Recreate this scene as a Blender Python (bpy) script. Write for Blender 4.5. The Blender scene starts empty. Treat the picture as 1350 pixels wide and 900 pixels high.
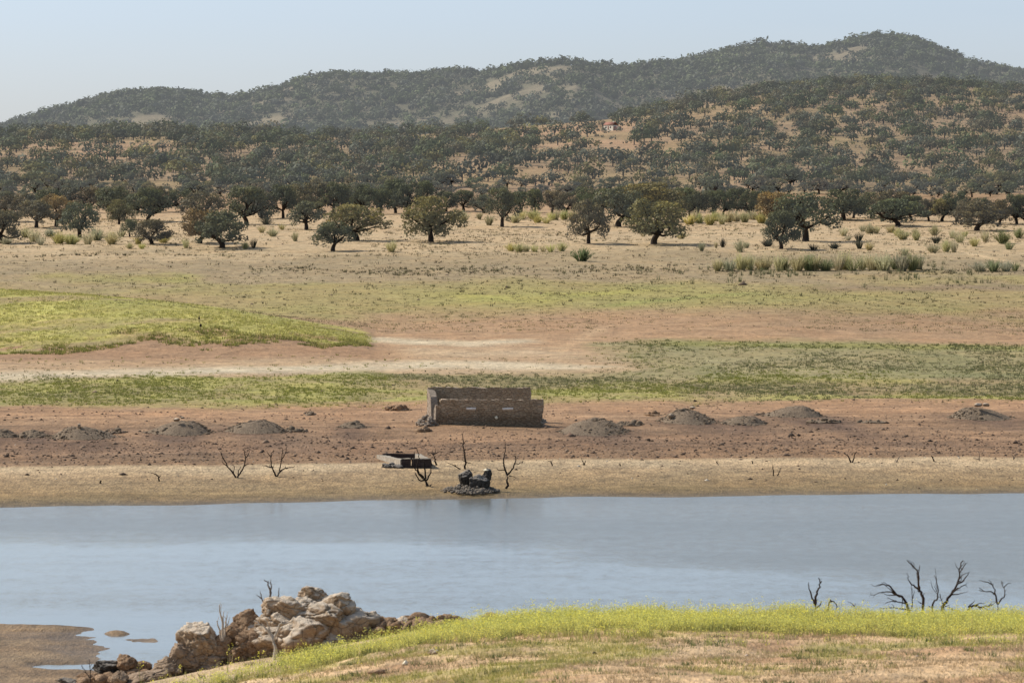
import bpy, bmesh, math
import numpy as np
from mathutils import Vector, Matrix

R = math.radians
scene = bpy.context.scene
col = scene.collection

# ------------------------------------------------------------------ camera model
F = 6000.0                 # focal length in photo pixels (photo 1350 wide)
H = 20.4                   # camera height over the water
PITCH = math.atan(150 / F)
CAM = np.array([0.0, 0.0, H])

def ray(px, py):
    u = (px - 675) / F; v = (450 - py) / F
    c, s = math.cos(PITCH), math.sin(PITCH)
    d = np.array([u, c + v * s, -s + v * c])
    return d / d[1]

# ------------------------------------------------------------------ numpy noise
def _hash(ix, iy, iz, seed):
    with np.errstate(over='ignore'):
        h = (ix.astype(np.int64) * 374761393 + iy.astype(np.int64) * 668265263 + iz.astype(np.int64) * 2147483647 + seed * 974711) & 0xFFFFFFFF
        h = ((h ^ (h >> 13)) * 1274126177) & 0xFFFFFFFF
        h = ((h ^ (h >> 16)) * 2246822519) & 0xFFFFFFFF
        h = h ^ (h >> 15)
    return (h & 0xFFFFFF) / float(0xFFFFFF)

def vn2(x, y, seed=0):
    x = np.asarray(x, float); y = np.asarray(y, float)
    ix = np.floor(x); iy = np.floor(y); fx = x - ix; fy = y - iy
    fx = fx * fx * (3 - 2 * fx); fy = fy * fy * (3 - 2 * fy)
    ix = ix.astype(np.int64); iy = iy.astype(np.int64); z = np.zeros_like(ix)
    a = _hash(ix, iy, z, seed); b = _hash(ix + 1, iy, z, seed)
    c = _hash(ix, iy + 1, z, seed); d = _hash(ix + 1, iy + 1, z, seed)
    return (a * (1 - fx) + b * fx) * (1 - fy) + (c * (1 - fx) + d * fx) * fy

def fbm(x, y, oct=4, seed=0):
    s = 0; a = 0.5; t = 0
    x = np.asarray(x, float); y = np.asarray(y, float)
    for o in range(oct):
        s = s + a * vn2(x * 2 ** o + 17.3 * o, y * 2 ** o - 9.1 * o, seed + o); t += a; a *= 0.5
    return s / t                                   # 0..1

def vn3(p, seed=0):
    i = np.floor(p); f = p - i; f = f * f * (3 - 2 * f); i = i.astype(np.int64)
    r = 0
    for dx in (0, 1):
        for dy in (0, 1):
            for dz in (0, 1):
                w = (f[:, 0] if dx else 1 - f[:, 0]) * (f[:, 1] if dy else 1 - f[:, 1]) * (f[:, 2] if dz else 1 - f[:, 2])
                r = r + w * _hash(i[:, 0] + dx, i[:, 1] + dy, i[:, 2] + dz, seed)
    return r

def fbm3(p, oct=4, seed=0):
    s = 0; a = .5; t = 0
    for o in range(oct):
        s = s + a * vn3(p * 2 ** o + 5.7 * o, seed + o); t += a; a *= .5
    return s / t

def sstep(a, b, x):
    t = np.clip((x - a) / (b - a), 0, 1)
    return t * t * (3 - 2 * t)

def lin(c):
    c = np.asarray(c, float) / 255.0
    return np.where(c <= 0.04045, c / 12.92, ((c + 0.055) / 1.055) ** 2.4)

ALB = np.array([.92, .895, .80])
def alb(r, g, b):                                   # sunlit picture colour -> base colour
    return lin((r, g, b)) * ALB

# ------------------------------------------------------------------ terrain
_D = np.arange(0, 1400, 1.0)
_T = [(0, -3.2), (200, -3.2), (318, -1.6), (345, 0), (360, .72), (372, 1.5), (385, 1.95), (405, 2.85), (425, 3.4), (435, 3.65),
      (490, 4.88), (560, 6.4), (620, 8.3), (690, 11.2), (775, 15.2), (830, 17.6), (970, 22), (1120, 25.6), (1250, 29.4), (1400, 34)]
_Z = np.interp(_D, [t[0] for t in _T], [t[1] for t in _T])
_k = np.exp(-0.5 * (np.arange(-12, 13) / 4.0) ** 2); _k /= _k.sum()
_Z = np.convolve(np.pad(_Z, 12, mode='edge'), _k, 'valid')

def table(pts):
    xs = [p[0] for p in pts]; ys = [p[1] for p in pts]
    g = np.arange(-1600, 3000, 4.0)
    v = np.interp(g, xs, ys)
    k = np.exp(-0.5 * (np.arange(-12, 13) / 3.5) ** 2); k /= k.sum()
    v = np.convolve(np.pad(v, 12, mode='edge'), k, 'valid')
    return lambda u: np.interp(u, g, v)

CREST = table([(-1500, 1100), (-300, 1060), (-100, 990), (0, 955), (60, 930), (100, 914), (150, 903), (200, 899), (250, 891), (300, 878), (350, 867), (400, 858),
               (450, 849), (500, 841), (550, 833), (600, 827), (650, 821), (700, 818), (800, 815), (900, 815), (1350, 817), (2000, 825), (2900, 850)])
MOUND = table([(-1500, 372), (-100, 376), (0, 381), (100, 387), (200, 395), (300, 409), (400, 428), (450, 438), (500, 450), (540, 470), (2900, 480)])
MID = table([(-1500, 180), (-200, 180), (0, 179), (100, 177), (200, 175), (300, 177), (400, 181), (500, 181), (600, 174), (700, 166), (800, 158), (850, 150),
             (900, 138), (950, 128), (1000, 119), (1080, 112), (1150, 110), (1250, 114), (1350, 121), (1600, 150), (2900, 170)])
RIDGE = table([(-1500, 260), (-300, 215), (-50, 178), (0, 169), (40, 157), (90, 143), (150, 127), (200, 122), (240, 127), (280, 135), (320, 133), (350, 122), (400, 108),
               (440, 102), (500, 103), (560, 102), (600, 97), (630, 103), (660, 100), (690, 92), (740, 84), (800, 93), (830, 95), (870, 90), (920, 80),
               (980, 65), (1030, 62), (1080, 73), (1110, 63), (1150, 50), (1200, 54), (1250, 74), (1300, 92), (1350, 100), (1450, 125), (1700, 150), (2900, 200)])
SHEAR = table([(-1500, 16), (0, 13), (300, 9), (675, 2), (1350, -4), (2900, -8)])

def zrow(py, d):
    return H + d * np.tan(np.arctan((450 - py) / F) - PITCH)

def deff(u, d):
    return d + SHEAR(u) * (1 - sstep(430, 520, d))

def prof(de):
    return np.interp(de, _D, _Z)

def mound_crest_d(u):
    return np.interp(u, [-1500, 0, 500], [610, 600, 560])

def terrain(x, y):
    x = np.asarray(x, float); y = np.asarray(y, float)
    d = np.maximum(y, 20.0)
    u = np.clip(x / d * F + 675, -1500, 2800)
    de = deff(u, d)
    z = prof(np.minimum(de, 1390))
    # gentle undulation, off the shore
    n = fbm(x / 60, y / 60, 4, 3) - .5
    z = z + n * np.interp(d, [340, 400, 600, 1200], [0.0, .35, .9, 1.4])
    n2 = fbm(x / 6, y / 9, 3, 11) - .5
    z = z + n2 * np.interp(d, [300, 340, 372, 385, 430, 520, 700, 1300], [.25, .18, .18, .5, .45, .22, .4, .6])
    # raised green mound
    dc = mound_crest_d(u)
    A = np.maximum(zrow(MOUND(u), dc) - prof(dc), 0) * (1 - sstep(488, 530, u))
    t = np.where(d < dc, (dc - d) / 68.0, (d - dc) / 60.0)
    sh = 1 - sstep(0, 1, t)
    z = z + A * sh
    # low swell right of the middle
    z = z + 1.0 * np.exp(-((u - 1050) / 260) ** 2 - ((d - 610) / 35) ** 2)
    # near hill
    dcm = np.interp(u, [0, 800, 1100, 1350], [1850, 1900, 2250, 2300])
    zc = zrow(MID(u), dcm)
    tt = np.clip((d - 1180) / (dcm - 1180), 0, 1)
    zb = prof(np.minimum(np.full_like(d, 1180.0), d))
    zb = prof(np.minimum(d, 1180.0))
    rel = (fbm(x / 130, y / 200, 4, 21) - .5) * 9 * np.sin(np.pi * np.clip(tt, 0, 1)) ** .8
    zh = zb + (zc - zb) * (0.55 * tt + 0.45 * sstep(0, 1, tt)) + rel
    zh = zh - np.where(d > dcm, ((d - dcm) / 190) ** 2 * 9, 0)
    z = np.where(d > 1180, np.where(d > 1240, zh, z * (1 - (d - 1180) / 60) + zh * (d - 1180) / 60), z)
    # far ridge
    dr = np.interp(u, [0, 600, 760, 900, 1200], [3550, 3450, 3150, 3500, 3600])
    zr = zrow(RIDGE(u), dr)
    t2 = np.clip((d - 2350) / (dr - 2350), 0, 1)
    rel2 = (1 - np.abs(2 * fbm(x / 190 + .35 * (d / 400), y / 500, 4, 31) - 1) - .75) * 58 * np.sin(np.pi * t2) ** .9 * t2
    z2 = 20 + (zr - 20) * (0.5 * t2 + 0.5 * sstep(0, 1, t2)) + rel2
    z2 = z2 - np.where(d > dr, ((d - dr) / 200) ** 2 * 20, 0)
    z = np.where(d > 2350, np.maximum(np.maximum(z, z2), 0), z)
    # near hump
    uc = np.clip(x / np.maximum(d, 60) * F + 675, -1500, 2800)
    zc1 = zrow(CREST(uc), 145.0)
    zf = np.where(d < 145, zc1 + 1.1 * (145 - d) / 33.0, zc1 - 0.085 * (d - 145) - 0.0105 * (d - 145) ** 2)
    zf = zf + (fbm(x / 3.2, y / 3.2, 4, 41) - .5) * .34 + (fbm(x / .6, y / .6, 2, 45) - .5) * .05
    zf = np.maximum(zf, -8)
    z = np.where(d < 260, np.maximum(z, zf), z)
    # sandbar at the water's edge and its islets
    def bar(cu, cd, ru, rd):
        return 1 - np.sqrt(((u - cu) / ru) ** 2 + ((d - cd) / rd) ** 2)
    wob = (fbm(x / 2.2, y / 5, 4, 51) - .5)
    b = np.maximum.reduce([bar(-60, 213, 182, 15) , bar(20, 231, 100, 2.2) - .0, bar(153, 228.5, 21, 1.5) - .25, bar(-200, 222, 330, 12),
                           bar(30, 204, 150, 7)])
    b = b - .9 * np.exp(-((u - 85) / 60) ** 2 - ((d - 211) / 1.3) ** 2)
    zs = np.clip((b * 1.2 + wob * .8 + .1) * .3, -3, .13)
    z = np.where((d > 150) & (d < 300), np.maximum(z, zs), z)
    return z

def G(px, py, d0=330.0, d1=4200.0):
    r = ray(px, py)
    t = np.concatenate([np.arange(d0, min(d1, 1300), .5), np.arange(max(d0, 1300), d1, 2.0)])
    tz = terrain(t * r[0], t)
    rz = H + t * r[2]
    hit = np.nonzero(rz <= tz)[0]
    if len(hit) == 0:
        return None
    i = hit[0]; d = t[i]
    if i > 0:
        a = rz[i - 1] - tz[i - 1]; bb = tz[i] - rz[i]
        d = t[i - 1] + (t[i] - t[i - 1]) * a / max(a + bb, 1e-9)
    x = d * r[0]
    return Vector((x, d, float(terrain(np.array([x]), np.array([d]))[0])))

def at_d(px, py, d):
    r = ray(px, py)
    return Vector((d * r[0], d, H + d * r[2]))

def zat(x, y):
    return float(terrain(np.array([x]), np.array([y]))[0])

# ------------------------------------------------------------------ object helpers
def tag(o, label=None, cat=None, group=None, kind=None):
    if label: o['label'] = label
    if cat: o['category'] = cat
    if group: o['group'] = group
    if kind: o['kind'] = kind
    return o

def mesh_np(name, V, faces, mats=(), attrs=None, smooth=False, midx=None):
    me = bpy.data.meshes.new(name)
    V = np.asarray(V, np.float32)
    if not isinstance(faces, (list, tuple)): faces = [faces]
    faces = [np.asarray(f, np.int32) for f in faces if len(f)]
    me.vertices.add(len(V)); me.vertices.foreach_set('co', V.ravel())
    nl = sum(f.size for f in faces); nf = sum(len(f) for f in faces)
    me.loops.add(nl); me.loops.foreach_set('vertex_index', np.concatenate([f.ravel() for f in faces]))
    me.polygons.add(nf)
    st = []; o = 0
    for f in faces:
        st.append(o + np.arange(len(f)) * f.shape[1]); o += f.size
    me.polygons.foreach_set('loop_start', np.concatenate(st).astype(np.int32))
    for m in mats: me.materials.append(m)
    if midx is not None: me.polygons.foreach_set('material_index', np.asarray(midx, np.int32))
    me.update(calc_edges=True)
    if smooth: me.polygons.foreach_set('use_smooth', np.ones(nf, bool))
    for k, a in (attrs or {}).items():
        a = np.asarray(a, np.float32)
        if a.ndim == 1:
            me.attributes.new(k, 'FLOAT', 'POINT').data.foreach_set('value', a)
        else:
            if a.shape[1] == 3: a = np.concatenate([a, np.ones((len(a), 1), np.float32)], 1)
            me.attributes.new(k, 'FLOAT_COLOR', 'POINT').data.foreach_set('color', a.ravel())
    me.validate(clean_customdata=False)
    return me

def link(name, me, parent=None, loc=(0, 0, 0)):
    o = bpy.data.objects.new(name, me); col.objects.link(o); o.location = loc
    if parent: o.parent = parent
    return o

class Geo:
    """collects vertices and faces of one mesh"""
    def __init__(s): s.v = []; s.q = []; s.t = []; s.n = 0; s.a = []
    def add(s, V, Q=None, T=None, a=None):
        V = np.asarray(V, float); s.v.append(V)
        if Q is not None and len(Q): s.q.append(np.asarray(Q) + s.n)
        if T is not None and len(T): s.t.append(np.asarray(T) + s.n)
        if a is not None: s.a.append(np.asarray(a, float))
        s.n += len(V)
    def mesh(s, name, mats, attr=None, smooth=False):
        fs = []
        if s.q: fs.append(np.concatenate(s.q))
        if s.t: fs.append(np.concatenate(s.t))
        at = {attr: np.concatenate(s.a)} if attr else None
        return mesh_np(name, np.concatenate(s.v), fs, mats, at, smooth)

def tube(g, path, rad, n=6, a=None):
    P = np.asarray(path, float); rad = np.asarray(rad, float)
    T = np.gradient(P, axis=0); T /= np.linalg.norm(T, axis=1)[:, None] + 1e-9
    V = []
    for p, t, r in zip(P, T, rad):
        h = np.array([0, 1, 0]) if abs(t[1]) < .8 else np.array([1, 0, 0])
        b = np.cross(t, h); b /= np.linalg.norm(b); c = np.cross(t, b)
        an = np.arange(n) * 2 * np.pi / n
        V.append(p + r * (np.cos(an)[:, None] * b + np.sin(an)[:, None] * c))
    V = np.concatenate(V + [P[-1:] + T[-1:] * rad[-1] * .6])
    Q = []
    for i in range(len(P) - 1):
        for j in range(n):
            k = (j + 1) % n
            Q.append((i * n + j, i * n + k, (i + 1) * n + k, (i + 1) * n + j))
    m = (len(P) - 1) * n
    Tt = [(m + j, m + (j + 1) % n, len(V) - 1) for j in range(n)]
    g.add(V, Q, Tt, None if a is None else np.full(len(V), a))

def smooth_path(pts, k=4):
    P = np.asarray(pts, float)
    if len(P) < 3:
        t = np.linspace(0, 1, k + 1)[:, None]
        return P[0] * (1 - t) + P[-1] * t
    Q = np.concatenate([[2 * P[0] - P[1]], P, [2 * P[-1] - P[-2]]])
    out = []
    for i in range(1, len(Q) - 2):
        for t in np.linspace(0, 1, k, endpoint=False):
            a, b, c, d = Q[i - 1:i + 3]
            out.append(.5 * ((2 * b) + (c - a) * t + (2 * a - 5 * b + 4 * c - d) * t * t + (3 * b - a - 3 * c + d) * t ** 3))
    out.append(P[-1])
    return np.array(out)

_ico = {}
def ico(level):
    if level not in _ico:
        bm = bmesh.new(); bmesh.ops.create_icosphere(bm, subdivisions=level, radius=1)
        V = np.array([v.co[:] for v in bm.verts]); bm.verts.index_update()
        T = np.array([[v.index for v in f.verts] for f in bm.faces]); bm.free()
        _ico[level] = (V, T)
    return _ico[level]

def rock(seed, size, level=4, planes=16, amp=.09, cut=.78, fs=2.2):
    """angular rock: convex cut of a sphere by random planes, then fractured by noise"""
    r = np.random.default_rng(seed)
    V, T = ico(level)
    rad = np.full(len(V), 1.15)
    for _ in range(planes):
        n = r.normal(size=3); n /= np.linalg.norm(n)
        h = r.uniform(cut - .12, cut + .2)
        c = V @ n
        rad = np.where(c > .05, np.minimum(rad, h / np.maximum(c, .05)), rad)
    P = V * rad[:, None]
    f = fbm3(P * fs + seed * 3.1, 4, seed) - .5
    crack = np.abs(fbm3(P * fs * .8 + seed * 7.7, 3, seed + 9) - .5)
    st = 0
    if level >= 4:
        g_ = fbm3(P * np.array([1.6, 1.6, 2.4]) * fs * .7 + seed * 2.3, 2, seed + 4) * 7
        st = (np.floor(g_) + sstep(.3, .7, g_ - np.floor(g_))) / 7 - .5
        st = st + .35 * (fbm3(P * fs * 5 + seed, 3, seed + 6) - .5)
    P = P * (1 + amp * 1.6 * f + amp * 3.4 * st - amp * 1.9 * np.exp(-(crack / .03) ** 2))[:, None]
    return P * np.asarray(size) / 2, T

# ------------------------------------------------------------------ materials
def nodes_of(name):
    m = bpy.data.materials.new(name); m.use_nodes = True
    nt = m.node_tree; nt.nodes.clear()
    return m, nt, nt.nodes, nt.links

class NB:
    def __init__(s, nt): s.nt = nt; s.N = nt.nodes; s.L = nt.links
    def n(s, t, **k):
        o = s.N.new(t)
        for a, b in k.items():
            setattr(o, a, b)
        return o
    def put(s, sock, v):
        if isinstance(v, bpy.types.NodeSocket): s.L.new(v, sock)
        elif v is not None:
            if hasattr(sock, 'default_value'):
                try: sock.default_value = v
                except Exception: sock.default_value = (*v, 1)
    def math(s, op, a, b=None, c=None, clamp=False):
        o = s.n('ShaderNodeMath', operation=op, use_clamp=clamp)
        s.put(o.inputs[0], a)
        if b is not None: s.put(o.inputs[1], b)
        if c is not None: s.put(o.inputs[2], c)
        return o.outputs[0]
    def mix(s, f, a, b, blend='MIX'):
        o = s.n('ShaderNodeMix', data_type='RGBA', blend_type=blend)
        s.put(o.inputs[0], f); s.put(o.inputs[6], a); s.put(o.inputs[7], b)
        return o.outputs[2]
    def noise(s, vec, scale, detail=3, rough=.55, dist=0):
        o = s.n('ShaderNodeTexNoise'); s.put(o.inputs['Vector'], vec)
        o.inputs['Scale'].default_value = scale; o.inputs['Detail'].default_value = detail
        o.inputs['Roughness'].default_value = rough; o.inputs['Distortion'].default_value = dist
        return o.outputs['Fac']
    def voro(s, vec, scale, feature='F1', out='Distance'):
        o = s.n('ShaderNodeTexVoronoi', feature=feature); s.put(o.inputs['Vector'], vec)
        o.inputs['Scale'].default_value = scale
        return o.outputs[out]
    def ramp(s, v, a, b, c0=0., c1=1.):
        o = s.n('ShaderNodeMapRange', clamp=True); s.put(o.inputs[0], v)
        for i, x in zip((1, 2, 3, 4), (a, b, c0, c1)): s.put(o.inputs[i], x)
        return o.outputs[0]
    def attr(s, name, out='Color'):
        o = s.n('ShaderNodeAttribute'); o.attribute_name = name
        return o.outputs[out]
    def scalev(s, vec, v):
        o = s.n('ShaderNodeVectorMath', operation='MULTIPLY'); s.put(o.inputs[0], vec); o.inputs[1].default_value = v
        return o.outputs[0]
    def bump(s, h, strength=.5, dist=.1):
        o = s.n('ShaderNodeBump'); s.put(o.inputs['Height'], h); s.put(o.inputs['Strength'], strength); o.inputs['Distance'].default_value = dist
        return o.outputs[0]
    def out(s, sh):
        o = s.n('ShaderNodeOutputMaterial'); s.L.new(sh, o.inputs[0])
    def diffuse(s, c, normal=None, rough=.9, spec=.15):
        o = s.n('ShaderNodeBsdfPrincipled'); s.put(o.inputs['Base Color'], c)
        s.put(o.inputs['Roughness'], rough); o.inputs['Specular IOR Level'].default_value = spec
        if normal is not None: s.L.new(normal, o.inputs['Normal'])
        return o.outputs[0]
    def mixsh(s, f, a, b):
        o = s.n('ShaderNodeMixShader'); s.put(o.inputs[0], f); s.L.new(a, o.inputs[1]); s.L.new(b, o.inputs[2]); return o.outputs[0]
    def pos(s):
        return s.n('ShaderNodeNewGeometry').outputs['Position']

HAZE_GLOW = (.45, .475, .51, 1)
def haze(nb, sh, fac):  # distance haze painted in: a bluish-grey glow mixed into the surface
    e = nb.n('ShaderNodeEmission'); e.inputs[0].default_value = HAZE_GLOW; e.inputs[1].default_value = .85
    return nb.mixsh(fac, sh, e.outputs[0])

def mat_ground():
    m, nt, N, L = nodes_of('soil'); nb = NB(nt)
    p = nb.pos(); c = nb.attr('col'); msk = nb.n('ShaderNodeSeparateColor'); nb.L.new(nb.attr('mask'), msk.inputs[0])
    n1 = nb.noise(p, .33, 5, .6); n2 = nb.noise(nb.scalev(p, (1, .45, 1)), 1.6, 5, .65); n3 = nb.noise(nb.scalev(p, (1, .3, 1)), 6, 3, .6)
    k = nb.math('ADD', nb.math('MULTIPLY', n1, .7), nb.math('ADD', nb.math('MULTIPLY', n2, .8), nb.math('MULTIPLY', n3, .5)))
    k = nb.ramp(k, .72, 1.28, .5, 1.48)
    cc = nb.mix(1., c, k, 'MULTIPLY')
    # warm / cool drift
    hv = nb.ramp(nb.noise(p, .12, 4, .6), .35, .65)
    cc = nb.mix(hv, nb.mix(1., cc, (.97, 1., 1.02, 1), 'MULTIPLY'), nb.mix(1., cc, (1.03, 1.0, .96, 1), 'MULTIPLY'))
    # drying cracks of the mud
    vd = nb.voro(nb.scalev(p, (1, .22, 1)), 2.6, 'DISTANCE_TO_EDGE')
    cr = nb.math('MULTIPLY', nb.ramp(vd, .0, .14, 1, 0), msk.outputs[0])
    cc = nb.mix(nb.math('MULTIPLY', cr, .42), cc, (.10, .075, .05, 1))
    # pebbles
    vp = nb.n('ShaderNodeTexVoronoi'); nb.L.new(nb.scalev(p, (1, .35, 1)), vp.inputs['Vector']); vp.inputs['Scale'].default_value = 3.2
    peb = nb.math('MULTIPLY', nb.ramp(vp.outputs['Distance'], .12, .3, 1, 0), msk.outputs[1])
    sep = nb.n('ShaderNodeSeparateColor'); nb.L.new(vp.outputs['Color'], sep.inputs[0])
    pc = nb.mix(sep.outputs[0], (.06, .04, .03, 1), (.32, .25, .19, 1))
    cc = nb.mix(nb.math('MULTIPLY', peb, .75), cc, pc)
    b = nb.bump(nb.math('ADD', n2, nb.math('MULTIPLY', n3, .6)), .55, .35)
    rough = nb.ramp(msk.outputs[2], 0, 1, .95, .45)
    nb.out(nb.diffuse(cc, b, rough, .2)); return m

def mat_hills():
    m, nt, N, L = nodes_of('hill_soil'); nb = NB(nt)
    p = nb.pos(); c = nb.attr('col')
    n1 = nb.noise(p, .05, 6, .65); n2 = nb.noise(p, .5, 4, .65)
    k = nb.ramp(nb.math('ADD', n1, n2), .75, 1.25, .6, 1.35)
    cc = nb.mix(1., c, k, 'MULTIPLY')
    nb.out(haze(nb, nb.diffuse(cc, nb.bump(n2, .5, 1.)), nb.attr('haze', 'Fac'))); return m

def mat_water():
    m, nt, N, L = nodes_of('water'); nb = NB(nt)
    p = nb.pos()
    w1 = nb.noise(nb.scalev(p, (1, 1.9, 1)), 1.5, 3, .6); w2 = nb.noise(nb.scalev(p, (.35, .7, 1)), .55, 2, .5)
    # wind lanes: ruffled towards the far shore, calmer patches nearer
    lane = nb.noise(nb.scalev(p, (.012, .05, 1)), 1.0, 3, .5)
    sx = nb.n('ShaderNodeSeparateXYZ'); nb.L.new(p, sx.inputs[0])
    edge = nb.math('MULTIPLY', nb.math('SUBTRACT', nb.noise(nb.scalev(p, (.05, .05, 1)), 1., 3, .6), .5), 26.)
    far = nb.ramp(nb.math('ADD', nb.math('ADD', sx.outputs[1], edge), nb.math('MULTIPLY', nb.math('MAXIMUM', sx.outputs[0], -6.), 1.1)), 284, 297)
    ruf = nb.math('ADD', nb.math('MULTIPLY', far, .7), nb.math('MULTIPLY', nb.ramp(lane, .42, .62), .3))
    paw = nb.ramp(nb.noise(nb.scalev(p, (.8, .28, 1)), 1.2, 3, .7), .3, .7, .35, 1.65)
    st = nb.math('MULTIPLY', nb.ramp(ruf, 0, 1, .07, .46), paw)
    b = nb.bump(nb.math('ADD', nb.math('MULTIPLY', w1, .6), nb.math('MULTIPLY', w2, .7)), st, .12)
    pr = nb.n('ShaderNodeBsdfPrincipled')
    pr.inputs['Base Color'].default_value = (.165, .165, .145, 1); pr.inputs['IOR'].default_value = 1.33
    nb.put(pr.inputs['Roughness'], nb.ramp(ruf, 0, 1, .07, .2)); nb.L.new(b, pr.inputs['Normal'])
    nb.out(pr.outputs[0]); return m

def mat_leaf(name, hz=0.):
    m, nt, N, L = nodes_of(name); nb = NB(nt)
    oc = nb.n('ShaderNodeObjectInfo').outputs['Color']
    t = nb.attr('tone', 'Fac')
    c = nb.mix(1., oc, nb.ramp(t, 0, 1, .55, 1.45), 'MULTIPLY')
    hue = nb.ramp(t, .5, .95, 0, .75)  # sunlit crown tops painted in: lighter leaves shift to gold
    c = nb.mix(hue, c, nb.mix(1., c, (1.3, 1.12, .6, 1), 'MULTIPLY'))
    d = nb.diffuse(c, None, .7, .25)
    tr = nb.n('ShaderNodeBsdfTranslucent'); nb.L.new(c, tr.inputs[0])
    sh = nb.mixsh(.22, d, tr.outputs[0])
    if hz: sh = haze(nb, sh, hz)
    nb.out(sh); return m

def mat_col(name, trans=.25, rough=.8, hz=False):
    m, nt, N, L = nodes_of(name); nb = NB(nt)
    c = nb.attr('col'); d = nb.diffuse(c, None, rough, .15)
    tr = nb.n('ShaderNodeBsdfTranslucent'); nb.L.new(c, tr.inputs[0])
    sh = nb.mixsh(trans, d, tr.outputs[0])
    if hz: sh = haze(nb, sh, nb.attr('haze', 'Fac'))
    nb.out(sh); return m

def mat_shrub():
    m, nt, N, L = nodes_of('broom_green'); nb = NB(nt)
    oc = nb.n('ShaderNodeObjectInfo').outputs['Color']; t = nb.attr('tone', 'Fac')
    c = nb.mix(1., oc, nb.ramp(t, 0, 1, .72, 1.25), 'MULTIPLY')
    d = nb.diffuse(c, None, .8, .15); tr = nb.n('ShaderNodeBsdfTranslucent'); nb.L.new(c, tr.inputs[0])
    nb.out(nb.mixsh(.45, d, tr.outputs[0])); return m

def mat_bark(name, c0, c1, scale=6):
    m, nt, N, L = nodes_of(name); nb = NB(nt)
    p = nb.n('ShaderNodeTexCoord').outputs['Object']
    n = nb.noise(nb.scalev(p, (1, 1, .35)), scale, 5, .7)
    c = nb.mix(nb.ramp(n, .3, .7), (*c0, 1), (*c1, 1))
    nb.out(nb.diffuse(c, nb.bump(n, .7, .05), .9, .1)); return m

def mat_rock(name, c0, c1, c2, scale=2., top=None):
    """mottled stone: two tones, dark joints, optional paler upward faces"""
    m, nt, N, L = nodes_of(name); nb = NB(nt)
    p = nb.pos()
    n1 = nb.noise(p, scale, 6, .65); n2 = nb.noise(p, scale * 5, 5, .7); n3 = nb.noise(p, scale * .6, 3, .5, .6)
    c = nb.mix(nb.ramp(n1, .32, .68), (*c0, 1), (*c1, 1))
    c = nb.mix(nb.math('MULTIPLY', nb.ramp(n2, .5, .72), .7), c, (*c2, 1))
    v = nb.voro(nb.scalev(p, (1, 1, 1.5)), scale * 1.1, 'DISTANCE_TO_EDGE')
    wv = nb.ramp(nb.math('ADD', v, nb.math('MULTIPLY', n2, .06)), .02, .09, .0, 1.)
    c = nb.mix(nb.math('MULTIPLY', nb.math('SUBTRACT', 1., wv), .6), c, tuple(.35 * np.array(c0)) + (1,))
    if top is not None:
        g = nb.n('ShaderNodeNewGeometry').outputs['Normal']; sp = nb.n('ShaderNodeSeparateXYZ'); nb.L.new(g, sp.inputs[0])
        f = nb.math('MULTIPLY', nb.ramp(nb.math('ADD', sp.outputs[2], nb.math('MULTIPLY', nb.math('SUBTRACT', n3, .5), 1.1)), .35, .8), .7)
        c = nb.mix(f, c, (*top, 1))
    h = nb.math('ADD', n1, nb.math('ADD', nb.math('MULTIPLY', n2, .5), nb.math('MULTIPLY', wv, .25)))
    nb.out(nb.diffuse(c, nb.bump(h, .8, .12), .92, .15)); return m

def mat_masonry():
    m, nt, N, L = nodes_of('old_masonry'); nb = NB(nt)
    p = nb.n('ShaderNodeTexCoord').outputs['Object']
    br = nb.n('ShaderNodeTexVoronoi', feature='F1'); nb.L.new(nb.scalev(p, (1, 1, 2.6)), br.inputs['Vector']); br.inputs['Scale'].default_value = 2.9
    sp = nb.n('ShaderNodeSeparateColor'); nb.L.new(br.outputs['Color'], sp.inputs[0])
    ed = nb.voro(nb.scalev(p, (1, 1, 2.6)), 2.9, 'DISTANCE_TO_EDGE')
    n = nb.noise(p, 4, 6, .7); n2 = nb.noise(nb.scalev(p, (.25, 1, 1)), 1.2, 4, .6)
    c = nb.mix(sp.outputs[0], (.36, .255, .155, 1), (.56, .415, .27, 1))
    c = nb.mix(nb.ramp(n, .4, .7), c, (.48, .355, .225, 1))
    # darker lower courses
    sz = nb.n('ShaderNodeSeparateXYZ'); nb.L.new(p, sz.inputs[0])
    low_tone = nb.ramp(nb.math('ADD', sz.outputs[2], nb.math('MULTIPLY', n2, .9)), 1.0, 1.9, .55, 1.0)
    c = nb.mix(nb.math('MULTIPLY', nb.ramp(nb.noise(p, .9, 4, .6), .5, .75), .3), c, (.60, .49, .37, 1))
    c = nb.mix(1., c, low_tone, 'MULTIPLY')
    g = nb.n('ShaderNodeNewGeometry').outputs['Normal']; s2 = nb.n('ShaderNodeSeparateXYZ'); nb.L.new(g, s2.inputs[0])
    c = nb.mix(nb.math('MULTIPLY', nb.ramp(s2.outputs[2], .4, .8), .8), c, (.62, .50, .38, 1))  # sunlit wall tops painted in: upward faces mixed paler
    jo = nb.ramp(ed, .02, .1, 0, 1)
    c = nb.mix(nb.math('MULTIPLY', nb.math('SUBTRACT', 1., jo), .4), c, (.05, .037, .03, 1))
    nb.out(nb.diffuse(c, nb.bump(nb.math('ADD', nb.math('MULTIPLY', jo, .5), n), .9, .1), .95, .1)); return m

def mat_plain(name, c, var=.25, scale=8, rough=.85):
    m, nt, N, L = nodes_of(name); nb = NB(nt)
    p = nb.n('ShaderNodeTexCoord').outputs['Object']
    n = nb.noise(p, scale, 5, .65)
    cc = nb.mix(1., (*c, 1), nb.ramp(n, .3, .7, 1 - var, 1 + var), 'MULTIPLY')
    nb.out(nb.diffuse(cc, nb.bump(n, .4, .03), rough, .15)); return m

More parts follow.
